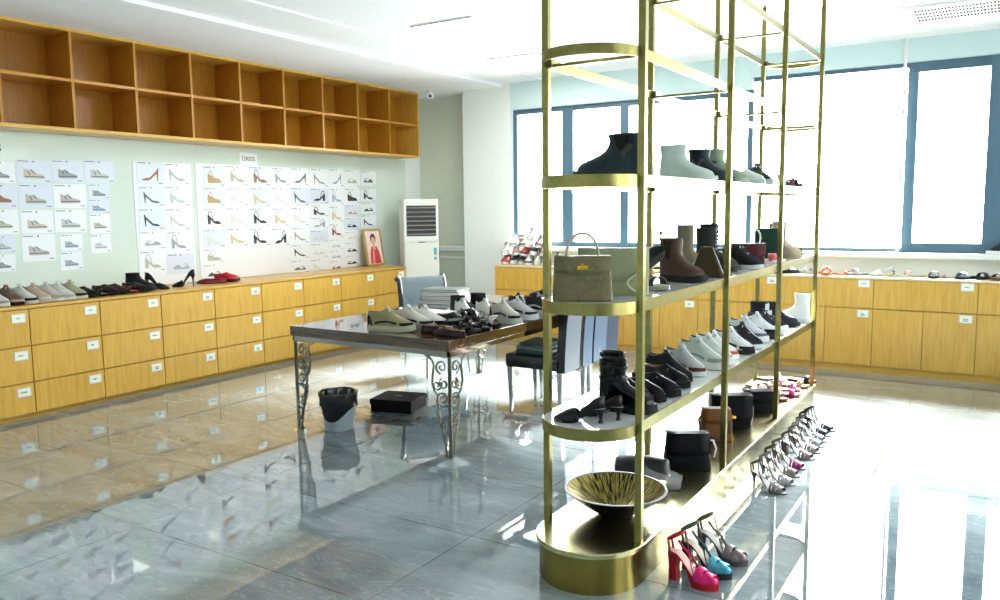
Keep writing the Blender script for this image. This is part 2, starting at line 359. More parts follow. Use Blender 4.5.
# ------------------------------------------------------------------ pinned shoe sheets
SHEETS = [(1,0,0,3.222,3.437,1.798,1.971),(1,0,1,3.207,3.44,1.599,1.79),(1,0,2,3.208,3.433,1.39,1.59),(1,0,3,3.211,3.402,1.241,1.381),(1,0,4,3.199,3.39,1.092,1.232),(1,1,0,3.446,3.729,1.804,1.991),(1,1,1,3.448,3.727,1.594,1.795),(1,1,2,3.45,3.717,1.39,1.583),(1,1,3,3.443,3.72,1.16,1.384),(1,2,0,3.731,4.004,1.81,2.004),(1,2,1,3.731,4.019,1.596,1.801),(1,2,2,3.727,4.004,1.391,1.587),(1,2,3,3.76,3.957,1.231,1.376),(1,2,4,3.749,3.949,1.068,1.226),(1,3,0,4.012,4.293,1.816,2.013),(1,3,1,4.035,4.234,1.676,1.806),(1,3,2,4.026,4.225,1.547,1.672),(1,3,3,4.028,4.225,1.373,1.547),(1,3,4,4.023,4.219,1.199,1.367),(2,0,0,4.502,4.785,1.806,2.023),(2,0,1,4.51,4.78,1.603,1.796),(2,0,2,4.501,4.771,1.384,1.593),(2,0,3,4.494,4.772,1.203,1.378),(2,0,4,4.482,4.759,0.997,1.197),(2,1,0,4.789,5.07,1.812,2.019),(2,1,1,4.785,5.061,1.602,1.801),(2,1,2,4.775,5.053,1.376,1.591),(2,1,3,4.776,5.044,1.168,1.37),(2,1,4,4.767,5.073,0.954,1.157),(3,0,0,5.226,5.492,1.801,2.011),(3,0,1,5.214,5.48,1.604,1.795),(3,0,2,5.201,5.467,1.39,1.595),(3,0,3,5.188,5.454,1.191,1.379),(3,0,4,5.178,5.444,1.036,1.18),(3,0,5,5.168,5.434,0.869,1.029),(3,1,0,5.501,5.794,1.82,2.023),(3,1,1,5.488,5.781,1.603,1.799),(3,1,2,5.476,5.769,1.394,1.594),(3,1,3,5.463,5.757,1.189,1.383),(3,2,0,5.802,6.092,1.818,2.027),(3,2,1,5.789,6.08,1.597,1.807),(3,2,2,5.777,6.068,1.387,1.59),(3,2,3,5.765,6.056,1.175,1.375),(3,3,0,6.101,6.363,1.823,2.031),(3,3,1,6.089,6.351,1.601,1.811),(3,3,2,6.077,6.339,1.38,1.591),(3,3,3,6.065,6.328,1.163,1.372),(3,4,0,6.376,6.663,1.828,2.032),(3,4,1,6.364,6.651,1.607,1.816),(3,4,2,6.353,6.64,1.372,1.595),(3,4,3,6.342,6.629,1.187,1.368),(3,4,4,6.332,6.619,1.013,1.174),(3,4,5,6.323,6.611,0.851,1.0),(3,5,0,6.672,6.968,1.821,2.036),(3,5,1,6.662,6.958,1.632,1.809),(3,5,2,6.653,6.95,1.479,1.619),(3,5,3,6.646,6.943,1.34,1.472),(3,5,4,6.639,6.935,1.187,1.327),(3,5,5,6.63,6.927,1.008,1.174),(3,5,6,6.621,6.918,0.829,0.995),(3,6,0,6.979,7.227,1.826,2.046),(3,6,1,6.969,7.217,1.618,1.813),(3,6,2,6.959,7.207,1.41,1.605),(3,6,3,6.949,7.198,1.228,1.397),(3,6,4,6.941,7.19,1.089,1.215),(3,6,5,6.935,7.184,0.966,1.076),(3,6,6,6.929,7.178,0.829,0.958),(3,7,0,7.235,7.51,1.83,2.042),(3,7,1,7.225,7.501,1.631,1.817),(3,7,2,7.217,7.493,1.472,1.618),(3,7,3,7.209,7.485,1.311,1.464),(3,7,4,7.202,7.479,1.178,1.298),(3,7,5,7.196,7.472,1.017,1.164),(3,7,6,7.189,7.465,0.869,1.004),(3,8,0,7.522,7.803,1.849,2.039),(3,8,1,7.513,7.795,1.658,1.822),(3,8,2,7.506,7.788,1.508,1.645),(3,8,3,7.499,7.781,1.331,1.495),(4,0,0,5.683,5.921,2.033,2.165)]
PROF = {  # silhouettes in a unit box, heel at the left
 'sneaker': [(0, .12), (.02, .5), (.0, .72), (.1, .74), (.22, .62), (.36, .72), (.42, .66), (.62, .42), (.85, .34), (.98, .22), (1, .08), (.9, .02), (.06, .02)],
 'pump': [(0, .95), (.06, .98), (.12, .8), (.3, .55), (.55, .24), (.8, .2), (1, .06), (.98, .02), (.7, .02), (.5, .1), (.25, .4), (.14, .56), (.09, .02), (.05, .02)],
 'block': [(0, .75), (.05, .9), (.14, .78), (.34, .5), (.5, .28), (.62, .3), (.8, .28), (1, .1), (.98, .02), (.62, .02), (.42, .14), (.24, .42), (.2, .02), (.02, .02)],
 'wedge': [(0, .6), (.05, .82), (.16, .7), (.34, .62), (.44, .5), (.62, .42), (.84, .38), (1, .16), (.98, .02), (.02, .02)],
 'flat': [(0, .1), (.02, .3), (.2, .34), (.34, .2), (.5, .24), (.62, .52), (.78, .46), (.96, .18), (1, .05), (.9, .02), (.03, .02)]}
STR = {'sneaker': [((.36, .70), (.52, .40)), ((.2, .62), (.3, .3)), ((.06, .16), (.95, .16))],
 'pump': [], 'block': [((.1, .85), (.12, 1.15)), ((.12, 1.15), (.3, 1.1)), ((.3, 1.1), (.42, .34))],
 'wedge': [((.1, .75), (.22, 1.1)), ((.22, 1.1), (.42, .55))], 'flat': [((.1, .3), (.2, .6)), ((.2, .6), (.36, .5))]}
PCOL = {'pale grey': (190, 196, 196), 'grey': (152, 160, 164), 'olive': (178, 182, 162), 'brown': (150, 104, 70), 'tan': (190, 158, 110), 'white and brown': (196, 188, 176), 'black': (44, 46, 54), 'blue grey': (160, 174, 188), 'rose grey': (186, 176, 176), 'faint white': (212, 212, 210), 'gold': (204, 192, 150), 'red': (150, 60, 70), 'dark grey': (90, 94, 98)}
G1 = [['grey', 'brown', 'olive', 'pale grey', 'grey'], ['white and brown', 'olive', 'white and brown', 'rose grey'], ['grey', 'rose grey', 'pale grey', 'blue grey', 'blue grey'], ['pale grey', 'grey', 'blue grey', 'olive', 'faint white']]
G2 = [[('brown', 'pump'), ('dark grey', 'pump'), ('black', 'pump'), ('grey', 'flat'), ('olive', 'block')], [('blue grey', 'pump'), ('pale grey', 'block'), ('pale grey', 'pump'), ('grey', 'block'), ('blue grey', 'flat')]]
G3 = [[('tan', 'wedge'), ('tan', 'wedge'), ('black', 'block'), ('faint white', 'block'), ('olive', 'wedge'), ('black', 'flat')],
 [('olive', 'block'), ('faint white', 'block'), ('faint white', 'block'), ('gold', 'block')], [('brown', 'block'), ('gold', 'block'), ('black', 'block'), ('black', 'block')],
 [('grey', 'block'), ('faint white', 'block'), ('gold', 'block'), ('black', 'block')], [('dark grey', 'pump'), ('dark grey', 'pump'), ('faint white', 'pump'), ('grey', 'pump'), ('black', 'pump'), ('dark grey', 'flat')],
 [('grey', 'pump'), ('black', 'block'), ('black', 'block'), ('grey', 'block'), ('faint white', 'flat'), ('faint white', 'flat'), ('faint white', 'pump')],
 [('grey', 'pump'), ('blue grey', 'block'), ('gold', 'block'), ('red', 'block'), ('pale grey', 'flat'), ('blue grey', 'flat'), ('red', 'flat')],
 [('olive', 'flat'), ('black', 'wedge'), ('tan', 'flat'), ('black', 'flat'), ('faint white', 'flat'), ('black', 'flat'), ('black', 'flat')],
 [('dark grey', 'flat'), ('black', 'block'), ('black', 'flat'), ('black', 'pump')]]
ROW = ['top row', 'second row', 'third row', 'fourth row', 'fifth row', 'sixth row', 'bottom row']
GN = {1: 'sneaker sheets at the far left', 2: 'pump sheets between the two larger blocks', 3: 'dress shoe sheets on the white board'}
KN = {'sneaker': 'sneaker', 'pump': 'stiletto', 'block': 'block-heel sandal', 'wedge': 'wedge sandal', 'flat': 'flat shoe'}
COLN = ['first', 'second', 'third', 'fourth', 'fifth', 'sixth', 'seventh', 'eighth', 'ninth']
rs = random.Random(3)
for (gp, c, r, a, b, z0, z1) in SHEETS:
    w_, h_ = (b-a)/2-.002, (z1-z0)/2-.002; yc, zc = (a+b)/2, (z0+z1)/2
    if gp == 4:
        t = thing('paper_sign', 'small white paper sign reading DRESS above the dress sheets', 'sign', (-6.7905, yc, zc))
        MB().box(0, .002, -w_, w_, -h_, h_).build('paper', PAPER, t)
        vs, fs = text_mesh('DRESS', .062); q = MB(); q.T = Matrix(((0, 0, 1, .0028), (1, 0, 0, 0), (0, 1, 0, 0), (0, 0, 0, 1))); q.add(vs, fs); q.build('lettering', INK, t); continue
    col, kd = (G1[c][r], 'sneaker') if gp == 1 else (G2 if gp == 2 else G3)[c][r]
    lab = 'sheet with %s %s, %s, %s column of the %s' % (col, KN[kd], ROW[r], COLN[c], {1: 'sneaker block', 2: 'narrow middle block', 3: 'dress shoe block'}[gp])
    t = thing('shoe_sheet', lab, 'paper sheet', (-6.7885 if gp > 1 else -6.7915, yc, zc), group=GN[gp], rot=(rs.uniform(-.02, .02), 0, 0))
    tint = rs.choice(['paper', 'paper', 'paper', 'cool paper'])
    MB().box(0, .0015, -w_, w_, -h_, h_).build('paper', mat('cool paper', (214, 222, 234), .32) if tint != 'paper' else PAPER, t)
    p = MB(); L = w_*1.25; k = L/1.0; hh = min(L*(.62 if kd == 'sneaker' else .85), h_*1.15)
    if kd == 'flat': hh *= .8
    flip = (gp > 1 and rs.random() < .25)
    fx = (lambda u: (.5-u)) if flip else (lambda u: (u-.5))
    p.prism([(fx(u)*L, (v-.5)*hh-h_*.08) for u, v in PROF[kd]], .0015, .0021, 'x')
    for s0, s1 in STR[kd]:
        A = Vector((fx(s0[0])*L, (s0[1]-.5)*hh-h_*.08, 0)); B = Vector((fx(s1[0])*L, (s1[1]-.5)*hh-h_*.08, 0)); d = (B-A).normalized(); n = Vector((-d.y, d.x, 0))*L*.022
        p.mat(1 if kd == 'sneaker' else 0); p.prism([((A-n).x, (A-n).y), ((B-n).x, (B-n).y), ((B+n).x, (B+n).y), ((A+n).x, (A+n).y)], .0018, .0024, 'x')
    p.build('shoe_picture', [mat('print '+col, PCOL[col], .6), mat('print dark line', (96, 100, 106), .6)], t)
    q = MB(); q.box(.0015, .0021, -w_*.92, -w_*.3, h_*.84, h_*.9); q.box(.0015, .0021, w_*.6, w_*.9, -h_*.86, -h_*.8); q.box(.0015, .0022, -w_*.06, w_*.03, h_*.8, h_*.93); q.build('caption', MC['print dark line'], t)
t = thing('paper_sign', 'white sign strip at the left edge, only the letter S showing', 'sign', (-6.7915, 3.27, 2.07))
MB().box(0, .002, -.2, .12, -.05, .05).build('paper', GLOSSB, t)
vs, fs = text_mesh('S', .075); q = MB(); q.T = Matrix(((0, 0, 1, .0028), (1, 0, 0, .06), (0, 1, 0, 0), (0, 0, 0, 1))); q.add(vs, fs); q.build('lettering', INK, t)
# framed portrait on the counter
t = thing('picture_frame', 'gold framed portrait of a person in red and pink on the counter end', 'picture frame', (-6.64, 7.60, .866), rot=(0, R(-9), R(3)))
f = MB(); 
for a in ((-.17, .17, 0, .025), (-.17, .17, .435, .46)): f.box(-.012, .012, a[0], a[1], a[2], a[3], .004)
f.box(-.012, .012, -.17, -.143, .02, .44, .004); f.box(-.012, .012, .143, .17, .02, .44, .004)
f.build('frame', mat('gold frame', (196, 164, 96), .35, .5), t)
MB().box(-.006, .004, -.145, .145, .022, .438).build('mat_board', mat('pink print', (238, 214, 208), .5), t)
p = MB(); P = lambda pts, e: p.prism(pts, .004, .004+e, 'x')
P([(-.1, .03), (.11, .03), (.095, .16), (.055, .24), (-.05, .24), (-.085, .15)], .001)
p.mat(1); P([(.045*math.cos(a*PI/8)*.8, .315+.055*math.sin(a*PI/8)) for a in range(16)], .0016); P([(-.025, .2), (.03, .2), (.02, .29), (-.016, .29)], .0014); P([(-.06, .03), (-.02, .03), (.0, .19), (-.03, .19)], .0015)
p.mat(2); P([(-.052, .27), (-.05, .36), (-.02, .40), (.025, .40), (.052, .36), (.05, .28), (.04, .34), (.0, .365), (-.038, .34)], .002)
p.build('portrait', [mat('red pink dress print', (196, 66, 74), .5), mat('skin print', (214, 160, 136), .5), mat('dark hair print', (70, 44, 40), .5)], t)

# ------------------------------------------------------------------ standing air conditioner
t = thing('air_conditioner', 'tall white floor-standing air conditioner in the far left corner', 'air conditioner', (-6.30, 8.03, 0), R(50))
MB().box(-.25, .25, -.16, .16, .05, 1.70, .012).build('body', WHITE, t)
MB().box(-.26, .26, -.165, .165, 0, .05, .008).build('base', mat('grey plastic', (150, 150, 146), .5), t)
MB().box(-.235, .235, -.172, -.161, .34, 1.16, .005).build('front_panel', mat('cream plastic', (226, 226, 214), .35), t)
MB().box(-.235, .235, -.172, -.161, .07, .32, .005).build('lower_panel', MC['cream plastic'], t)
MB().box(-.21, .21, -.166, -.158, 1.24, 1.62).build('outlet', INK, t)
for k in range(7):
    z = 1.265+k*.055; s = MB(); s.T = Matrix.Translation((0, -.168, z)) @ Matrix.Rotation(R(25), 4, 'X'); s.box(-.205, .205, -.016, .012, -.004, .004); s.build('louvre', mat('light louvre', (150, 140, 128), .5), t)
MB().box(-.235, .235, -.176, -.16, 1.17, 1.195).build('seam', mat('cream plastic', (0, 0, 0)), t)
for z in (1.165, .325): MB().lathe([(.001, -.006), (.055, -.003), (.055, .003), (.001, .006)], 16, (0, -.175, z+.0), sy=.2).build('handle', INK, t, True)
MB().box(.17, .21, -.1735, -.171, 1.0, 1.09).box(.17, .21, -.1735, -.171, .94, .975).build('energy_label', mat('blue sticker', (96, 170, 186), .5), t)
t.scale = (.88, 1, .99)
# ------------------------------------------------------------------ cabinets under the windows
names = ['under the heap of pale shoes at the left end', 'behind the table and office chair', 'behind the striped chair', 'behind the near end of the brass rack', 'behind the middle of the brass rack', 'behind the far end of the brass rack', 'under the slide sandals, right of the rack', 'cut off by the right edge of the view']
X0 = -1.031-.8275*5
for k in range(8):
    x0 = X0+.8275*k
    if k == 0: pass
    t = thing('cabinet_unit', 'oak cabinet, drawer over two doors, %s' % names[k], 'cabinet', (x0+.41, 8.25, 0), group='oak cabinets under the windows')
    MB().box(-.4137, .4137, -.19, .2, .06, .868).build('carcass', OAK, t)
    MB().box(-.4137, .4137, -.195, .2, 0, .06).build('plinth', OAKX, t)
    d = MB().box(-.4115, .4115, -.214, -.191, .603, .866, .002).build('drawer', OAK, t)
    label_card(d, .33, -.214, .83, 'y')
    for s in (-1, 1):
        d = MB().box(min(.002*s, .4115*s), max(.002*s, .4115*s), -.214, -.191, .065, .595, .002).build('door', OAK, t)
        if s == 1: label_card(d, .33, -.214, .55, 'y')
tag(MB().box(X0-.002, XR-.02, 8.03, 8.459, .87, .892, .003).build('countertop', mat('cream countertop', (226, 206, 160), .35)), 'long pale countertop on the cabinets under the windows', 'countertop')
# ------------------------------------------------------------------ shoes
FS = [0, .04, .12, .28, .45, .65, .8, .92, 1]
FW = [.0, .36, .58, .6, .66, 1.0, .93, .55, 0]
def foot(s): return lerp(FS, FW, s)
SS = [0, .012, .04, .09, .16, .26, .38, .5, .6, .7, .8, .88, .94, .98, 1]
def ring(z, a, b, L, Wd, ws, k, tilt=0, dip=0):
    rt_, lf = [], []
    for s in SS:
        e = math.sqrt(max(0, 1-(2*s-1)**2)); f = math.sqrt(max(0, foot(s)**1)) if False else foot(s)
        hw = (f*(1-k)+e*k)*Wd/2*ws; x = (a+(b-a)*s)*L
        zz = z+tilt*(s-.5)+dip*((2*s-1)**2-.35)
        rt_.append((x-L/2, hw, zz)); lf.append((x-L/2, -hw, zz))
    return rt_+lf[-2:0:-1]
def sole_mb(L, Wd, z1, z0=0, flare=1.03, toe=.006):
    m_ = MB(); rs = []
    for z, g in ((z0, .97), (z0+.003, flare), (z1, flare*.99)):
        r_ = ring(z, -.005*g, 1.005*g if g > 1 else .995, L, Wd, g, 0)
        rs.append([(x, y, zz+(toe*max(0, (x/L+.5-.75)/.25)**2)) for x, y, zz in r_])
    return m_.loft(rs)
def lace_mb(prof, L, Wd, n, x0=.46, x1=.66, w=.3):
    m_ = MB()
    for i in range(n):
        s = x0+(x1-x0)*i/(n-1); z = prof(s)+.003
        hw = Wd/2*w*(1+.25*i/n)
        for g in (-1, 1):
            m_.tube([((s-.5)*L-.004*g, -hw, z-.006), ((s-.5)*L, 0, z+.003), ((s-.5)*L+.004*g, hw, z-.006)], .0028, 5)
    # bow
    x = (x0-.5)*L; z = prof(x0)+.008
    for g in (-1, 1): m_.tube([(x, 0, z), (x+.012, g*.018, z+.004), (x+.02, g*.03, z-.006), (x+.008, g*.016, z-.002), (x, 0, z)], .002, 5)
    return m_
def low_shoe(L=.275, Wd=.1, sole=.026, kind='sneaker'):
    """rings of the upper, from the welt to the collar, then the lining going down"""
    if kind == 'sneaker':
        R_ = [(0, .0, .995, 1, 0), (.016, -.004, .985, .98, 0), (.030, -.002, .95, .94, .05), (.041, .0, .86, .88, .15), (.052, .0, .76, .82, .25), (.064, .002, .67, .76, .4), (.076, .004, .59, .70, .55), (.087, .008, .53, .66, .7), (.097, .012, .475, .64, .8)]
        tilt = .022
    elif kind == 'loafer':
        R_ = [(0, 0, .995, 1, 0), (.014, 0, .985, .98, 0), (.026, .002, .93, .92, .08), (.035, .004, .82, .85, .2), (.043, .008, .7, .78, .4), (.05, .012, .6, .72, .6), (.056, .018, .52, .66, .75)]
        tilt = .012
    else:
        R_ = [(0, 0, .995, 1, 0), (.012, .0, .985, .97, 0), (.022, .004, .95, .9, .05), (.030, .01, .86, .84, .15), (.036, .014, .74, .8, .4)]
        tilt = .004
    dipc = {'sneaker': .018, 'loafer': .010}.get(kind, .004)
    up_ = MB(); rs = []
    for i, (z, a, b, ws, k) in enumerate(R_):
        rs.append(ring(sole+z, a, b, L, Wd, ws, k, tilt*i/len(R_), dipc*(i/(len(R_)-1))**3))
    z, a, b, ws, k = R_[-1]
    rs.append(ring(sole+z+.002, a+.02, b-.015, L, Wd, ws*.86, k, tilt, dipc))
    up_.loft(rs, True, False); n = len(rs)
    up_.mat(1); up_.loft([rs[-1], ring(sole+z*.55, a+.03, b+.06, L, Wd, ws*.82, k, 0), ring(sole+.006, a+.04, b+.1, L, Wd, ws*.78, k, 0)], False, True)
    def prof(s):
        for i in range(len(R_)-1):
            if R_[i][2] >= s >= R_[i+1][2]:
                t = (R_[i][2]-s)/(R_[i][2]-R_[i+1][2]+1e-9); return sole+R_[i][0]+(R_[i+1][0]-R_[i][0])*t
        return sole+R_[-1][0]
    return up_, prof
def deep(c):      # leather and rubber colours as they are in plain daylight
    o = []
    for v in c:
        t = min(1, max(0, (max(c)-40)/190)); o.append(v*(.50+.44*t**.75))
    return tuple(o)
def M3(c, rough=.5, **k): return mat('leather %d %d %d %s' % (*c, rough), deep(c), rough, spec=.28, **k)
def sneaker(label, c, sole_c=(236, 236, 232), acc=None, loc=(0, 0, 0), rz=0, group=None, rot=None, name='sneaker', L=.28, chunky=0, lace_c=None, rough=.55, cat='shoe'):
    t = thing(name, label, cat, loc, rz, group, rot)
    sl = .026+.014*chunky
    sole_mb(L, .094, sl, flare=1.02+.04*chunky).build('sole', M3(sole_c), t, True)
    u, prof = low_shoe(L, .094, sl-.001)
    u.build('upper', [M3(c, rough), mat('shoe lining', (70, 68, 66), .8)], t, True)
    lace_mb(prof, L, .094, 5).build('laces', M3(lace_c or ((150, 150, 148) if min(c) > 150 else (225, 225, 220)), .7), t, True)
    tg = MB(); zt = prof(.46)
    tg.loft([[(x0+dx, y, z) for x0, y in ((0, -w_), (.006, -w_*.6), (.008, 0), (.006, w_*.6), (0, w_), (-.004, w_*.6), (-.002, 0), (-.004, -w_*.6))] for z, dx, w_ in ((zt-.02, (.50-.5)*L, .022), (zt+.008, (.462-.5)*L, .023), (zt+.026, (.43-.5)*L, .022), (zt+.032, (.42-.5)*L, .016))]).build('tongue', M3(tuple(v*.86 for v in c), .7), t, True)
    tc_ = MB(); pts = []
    for k in range(13):
        a = PI*k/12-PI/2; s = .74+.258*math.cos(a)**.8 if math.cos(a) > 0 else .74
        pts.append(((s-.5)*L, math.copysign(1, math.sin(a))*min(foot(s), 1)*.047*.99 if abs(math.sin(a)) > .05 else 0, sl+.012))
    tc_.tube(pts, .011, 6, flat=.22, upv=(0, 0, 1)); tc_.build('toe_guard', M3(acc or tuple(v*.82 for v in c), .6), t, True)
    m_ = MB(); r_ = .55
    for g in (-1, 1):      # side panel following the quarter
        pts = []
        for k in range(9):
            s = .18+.5*k/8; pts.append(((s-.5)*L, g*(foot(s)*.047*.98+.0015), sl+.018+.012*math.sin(k/8*PI)))
        m_.tube(pts, .007, 6, flat=.25, upv=(0, 0, 1))
    m_.build('side_stripe', M3(acc or tuple(v*.78 for v in c), .5), t, True)
    h_ = MB(); h_.loft([ring(sl+z, a, b, L, .094, w_, 0) for z, a, b, w_ in ((.004, -.008, .16, .62), (.03, -.01, .13, .6), (.055, -.006, .10, .52), (.07, .0, .07, .4))]); h_.build('heel_counter', M3(acc or tuple(v*.85 for v in c), .5), t, True)
    return t
def loafer(label, c, sole_c=(30, 30, 30), loc=(0, 0, 0), rz=0, group=None, rot=None, sole=.03, rough=.28, L=.27, heel=.0, flat=False, trim=None, name='loafer'):
    t = thing(name, label, 'shoe', loc, rz, group, rot)
    sole_mb(L, .092, sole if not flat else .01).build('sole', M3(sole_c), t, True)
    u, prof = low_shoe(L, .09, (sole if not flat else .01)-.001, 'flat' if flat else 'loafer')
    u.build('upper', [M3(c, rough), mat('tan lining', (150, 120, 90), .7)], t, True)
    b = MB(); s = .6 if not flat else .8; z = prof(s)
    b.tube([((s-.5)*L, -.036, z-.016), ((s-.5)*L, -.02, z+.001), ((s-.5)*L, 0, z+.004), ((s-.5)*L, .02, z+.001), ((s-.5)*L, .036, z-.016)], .007, 6, flat=.35, upv=(1, 0, 0))
    b.build('strap', M3(trim or c, .3), t, True)
    return t
def boot(label, c, sole_c=(28, 28, 28), H=.15, loc=(0, 0, 0), rz=0, group=None, rot=None, kind='chelsea', sole=.03, heel=.0, rough=.5, L=.28, wide=1.0, lace_c=None, name='ankle_boot', elastic=None, knit=False):
    t = thing(name, label, 'boot', loc, rz, group, rot)
    Wd = .098; s0 = sole
    m_ = sole_mb(L, Wd, sole, flare=1.05)
    if heel:
        m_ = MB(); rs = []
        m_.loft([ring(z, a, b, L, Wd, w_, 0) for z, a, b, w_ in ((0, .02, .26, .95), (heel, 0, .3, 1))])
        zf = lambda s: heel*(1-min(1, max(0, (s-.28)/.3))**1)*.0
        m_.loft([ring(.0, .5, 1, L, Wd, .98, 0), ring(sole*.6, .45, 1.005, L, Wd, 1, 0)])
        s0 = heel*.6
    m_.build('sole', M3(sole_c, .5), t, True)
    R_ = [(0, 0, .995, 1, 0), (.014, -.004, .985, .98, 0), (.03, -.003, .95, .94, .05), (.042, .0, .87, .88, .15), (.053, .0, .76, .83, .3), (.065, .006, .65, .78, .5), (.08, .012, .56, .73, .7), (.1, .02, .5, .7, .85), (.12, .024, .475, .7*wide, .92)]
    n = 4
    for i in range(1, n+1): R_.append((.12+(H-.02)*i/n, .02-.012*i/n*wide, .475+.02*i/n*wide, .72*wide+.03*i/n, .95))
    sole0 = sole if not heel else heel*.75
    u = MB(); rs = [ring(sole0-.001+z, a, b, L, Wd, w_, k) for z, a, b, w_, k in R_]
    if heel: rs = [[(x, y, z-(heel*.72 if z < 9 else 0)*max(0, min(1, (x/L+.5-.25)/.4))*max(0, 1-(z-sole0)/.12)) for x, y, z in r_] for r_ in rs]
    z, a, b, w_, k = R_[-1]
    rs.append(ring(sole0+z+.001, a+.02, b-.02, L, Wd, w_*.88, k)); u.loft(rs, True, False)
    u.mat(1); u.loft([rs[-1], ring(sole0+z*.6, a+.03, b-.02, L, Wd, w_*.82, k), ring(sole0+.05, a+.04, b, L, Wd, w_*.7, k)], False, True)
    u.build('upper', [M3(c, rough), mat('shoe lining', (70, 68, 66), .8)], t, True)
    if kind == 'chelsea':
        for g in (-1, 1):
            e = MB()
            zt = sole0+.12+H-.03; w0 = Wd/2*.73*wide
            pts = [((x-.5)*L, z) for x, z in ((.16, zt), (.34, zt), (.30, sole0+.09), (.26, sole0+.075), (.21, sole0+.09))]
            e.loft([[(x, g*(w0*.9), z) for x, z in pts], [(x, g*(w0+.004), z) for x, z in pts]])
            e.build('elastic_panel', M3(elastic or tuple(int(v*.6) for v in c), .8), t)
        p_ = MB(); zt = sole0+.12+H; p_.tube([((.03-.5)*L, 0, zt-.045), ((.0-.5)*L, 0, zt-.02), ((.0-.5)*L, 0, zt+.012), ((.035-.5)*L, 0, zt+.014), ((.045-.5)*L, 0, zt-.01)], .005, 6, flat=.3); p_.build('pull_tab', M3(elastic or c, .6), t, True)
    elif kind == 'lace':
        m2 = MB()
        for i in range(7):
            z = sole0+.075+i*(H+.02)/7; x = (.51 if z > sole0+.1 else .585)*L-L/2
            for g in (-1, 1): m2.tube([(x-.012, -.024, z-.004*g), (x+.004, 0, z), (x-.012, .024, z+.004*g)], .003, 5)
        m2.build('laces', M3(lace_c or (30, 30, 30), .6), t, True)
    elif kind == 'buckle':
        for zz in (.1, .155):
            b = MB(); q = [(x, y, z+.004*math.sin(j)) for j, (x, y, z) in enumerate(ring(sole0+zz, .012, .51, L, Wd, .76, .9))]; b.tube(q, .008, 6, closed=True, flat=.3, upv=(0, 0, 1)); b.tube([((.4-.5)*L, .028, sole0+zz+.012), ((.47-.5)*L, .022, sole0+zz+.012), ((.47-.5)*L, .022, sole0+zz-.012), ((.4-.5)*L, .028, sole0+zz-.012)], .003, 5, closed=True)
            b.build('buckle_strap', [M3((40, 38, 38), .25)], t, True)
    return t
def heel_profile(h, p, rise=.62):
    return lambda s: p+h*(1 if s < .12 else max(0, .5+.5*math.cos(PI*min(1, (s-.12)/(rise-.06)))))
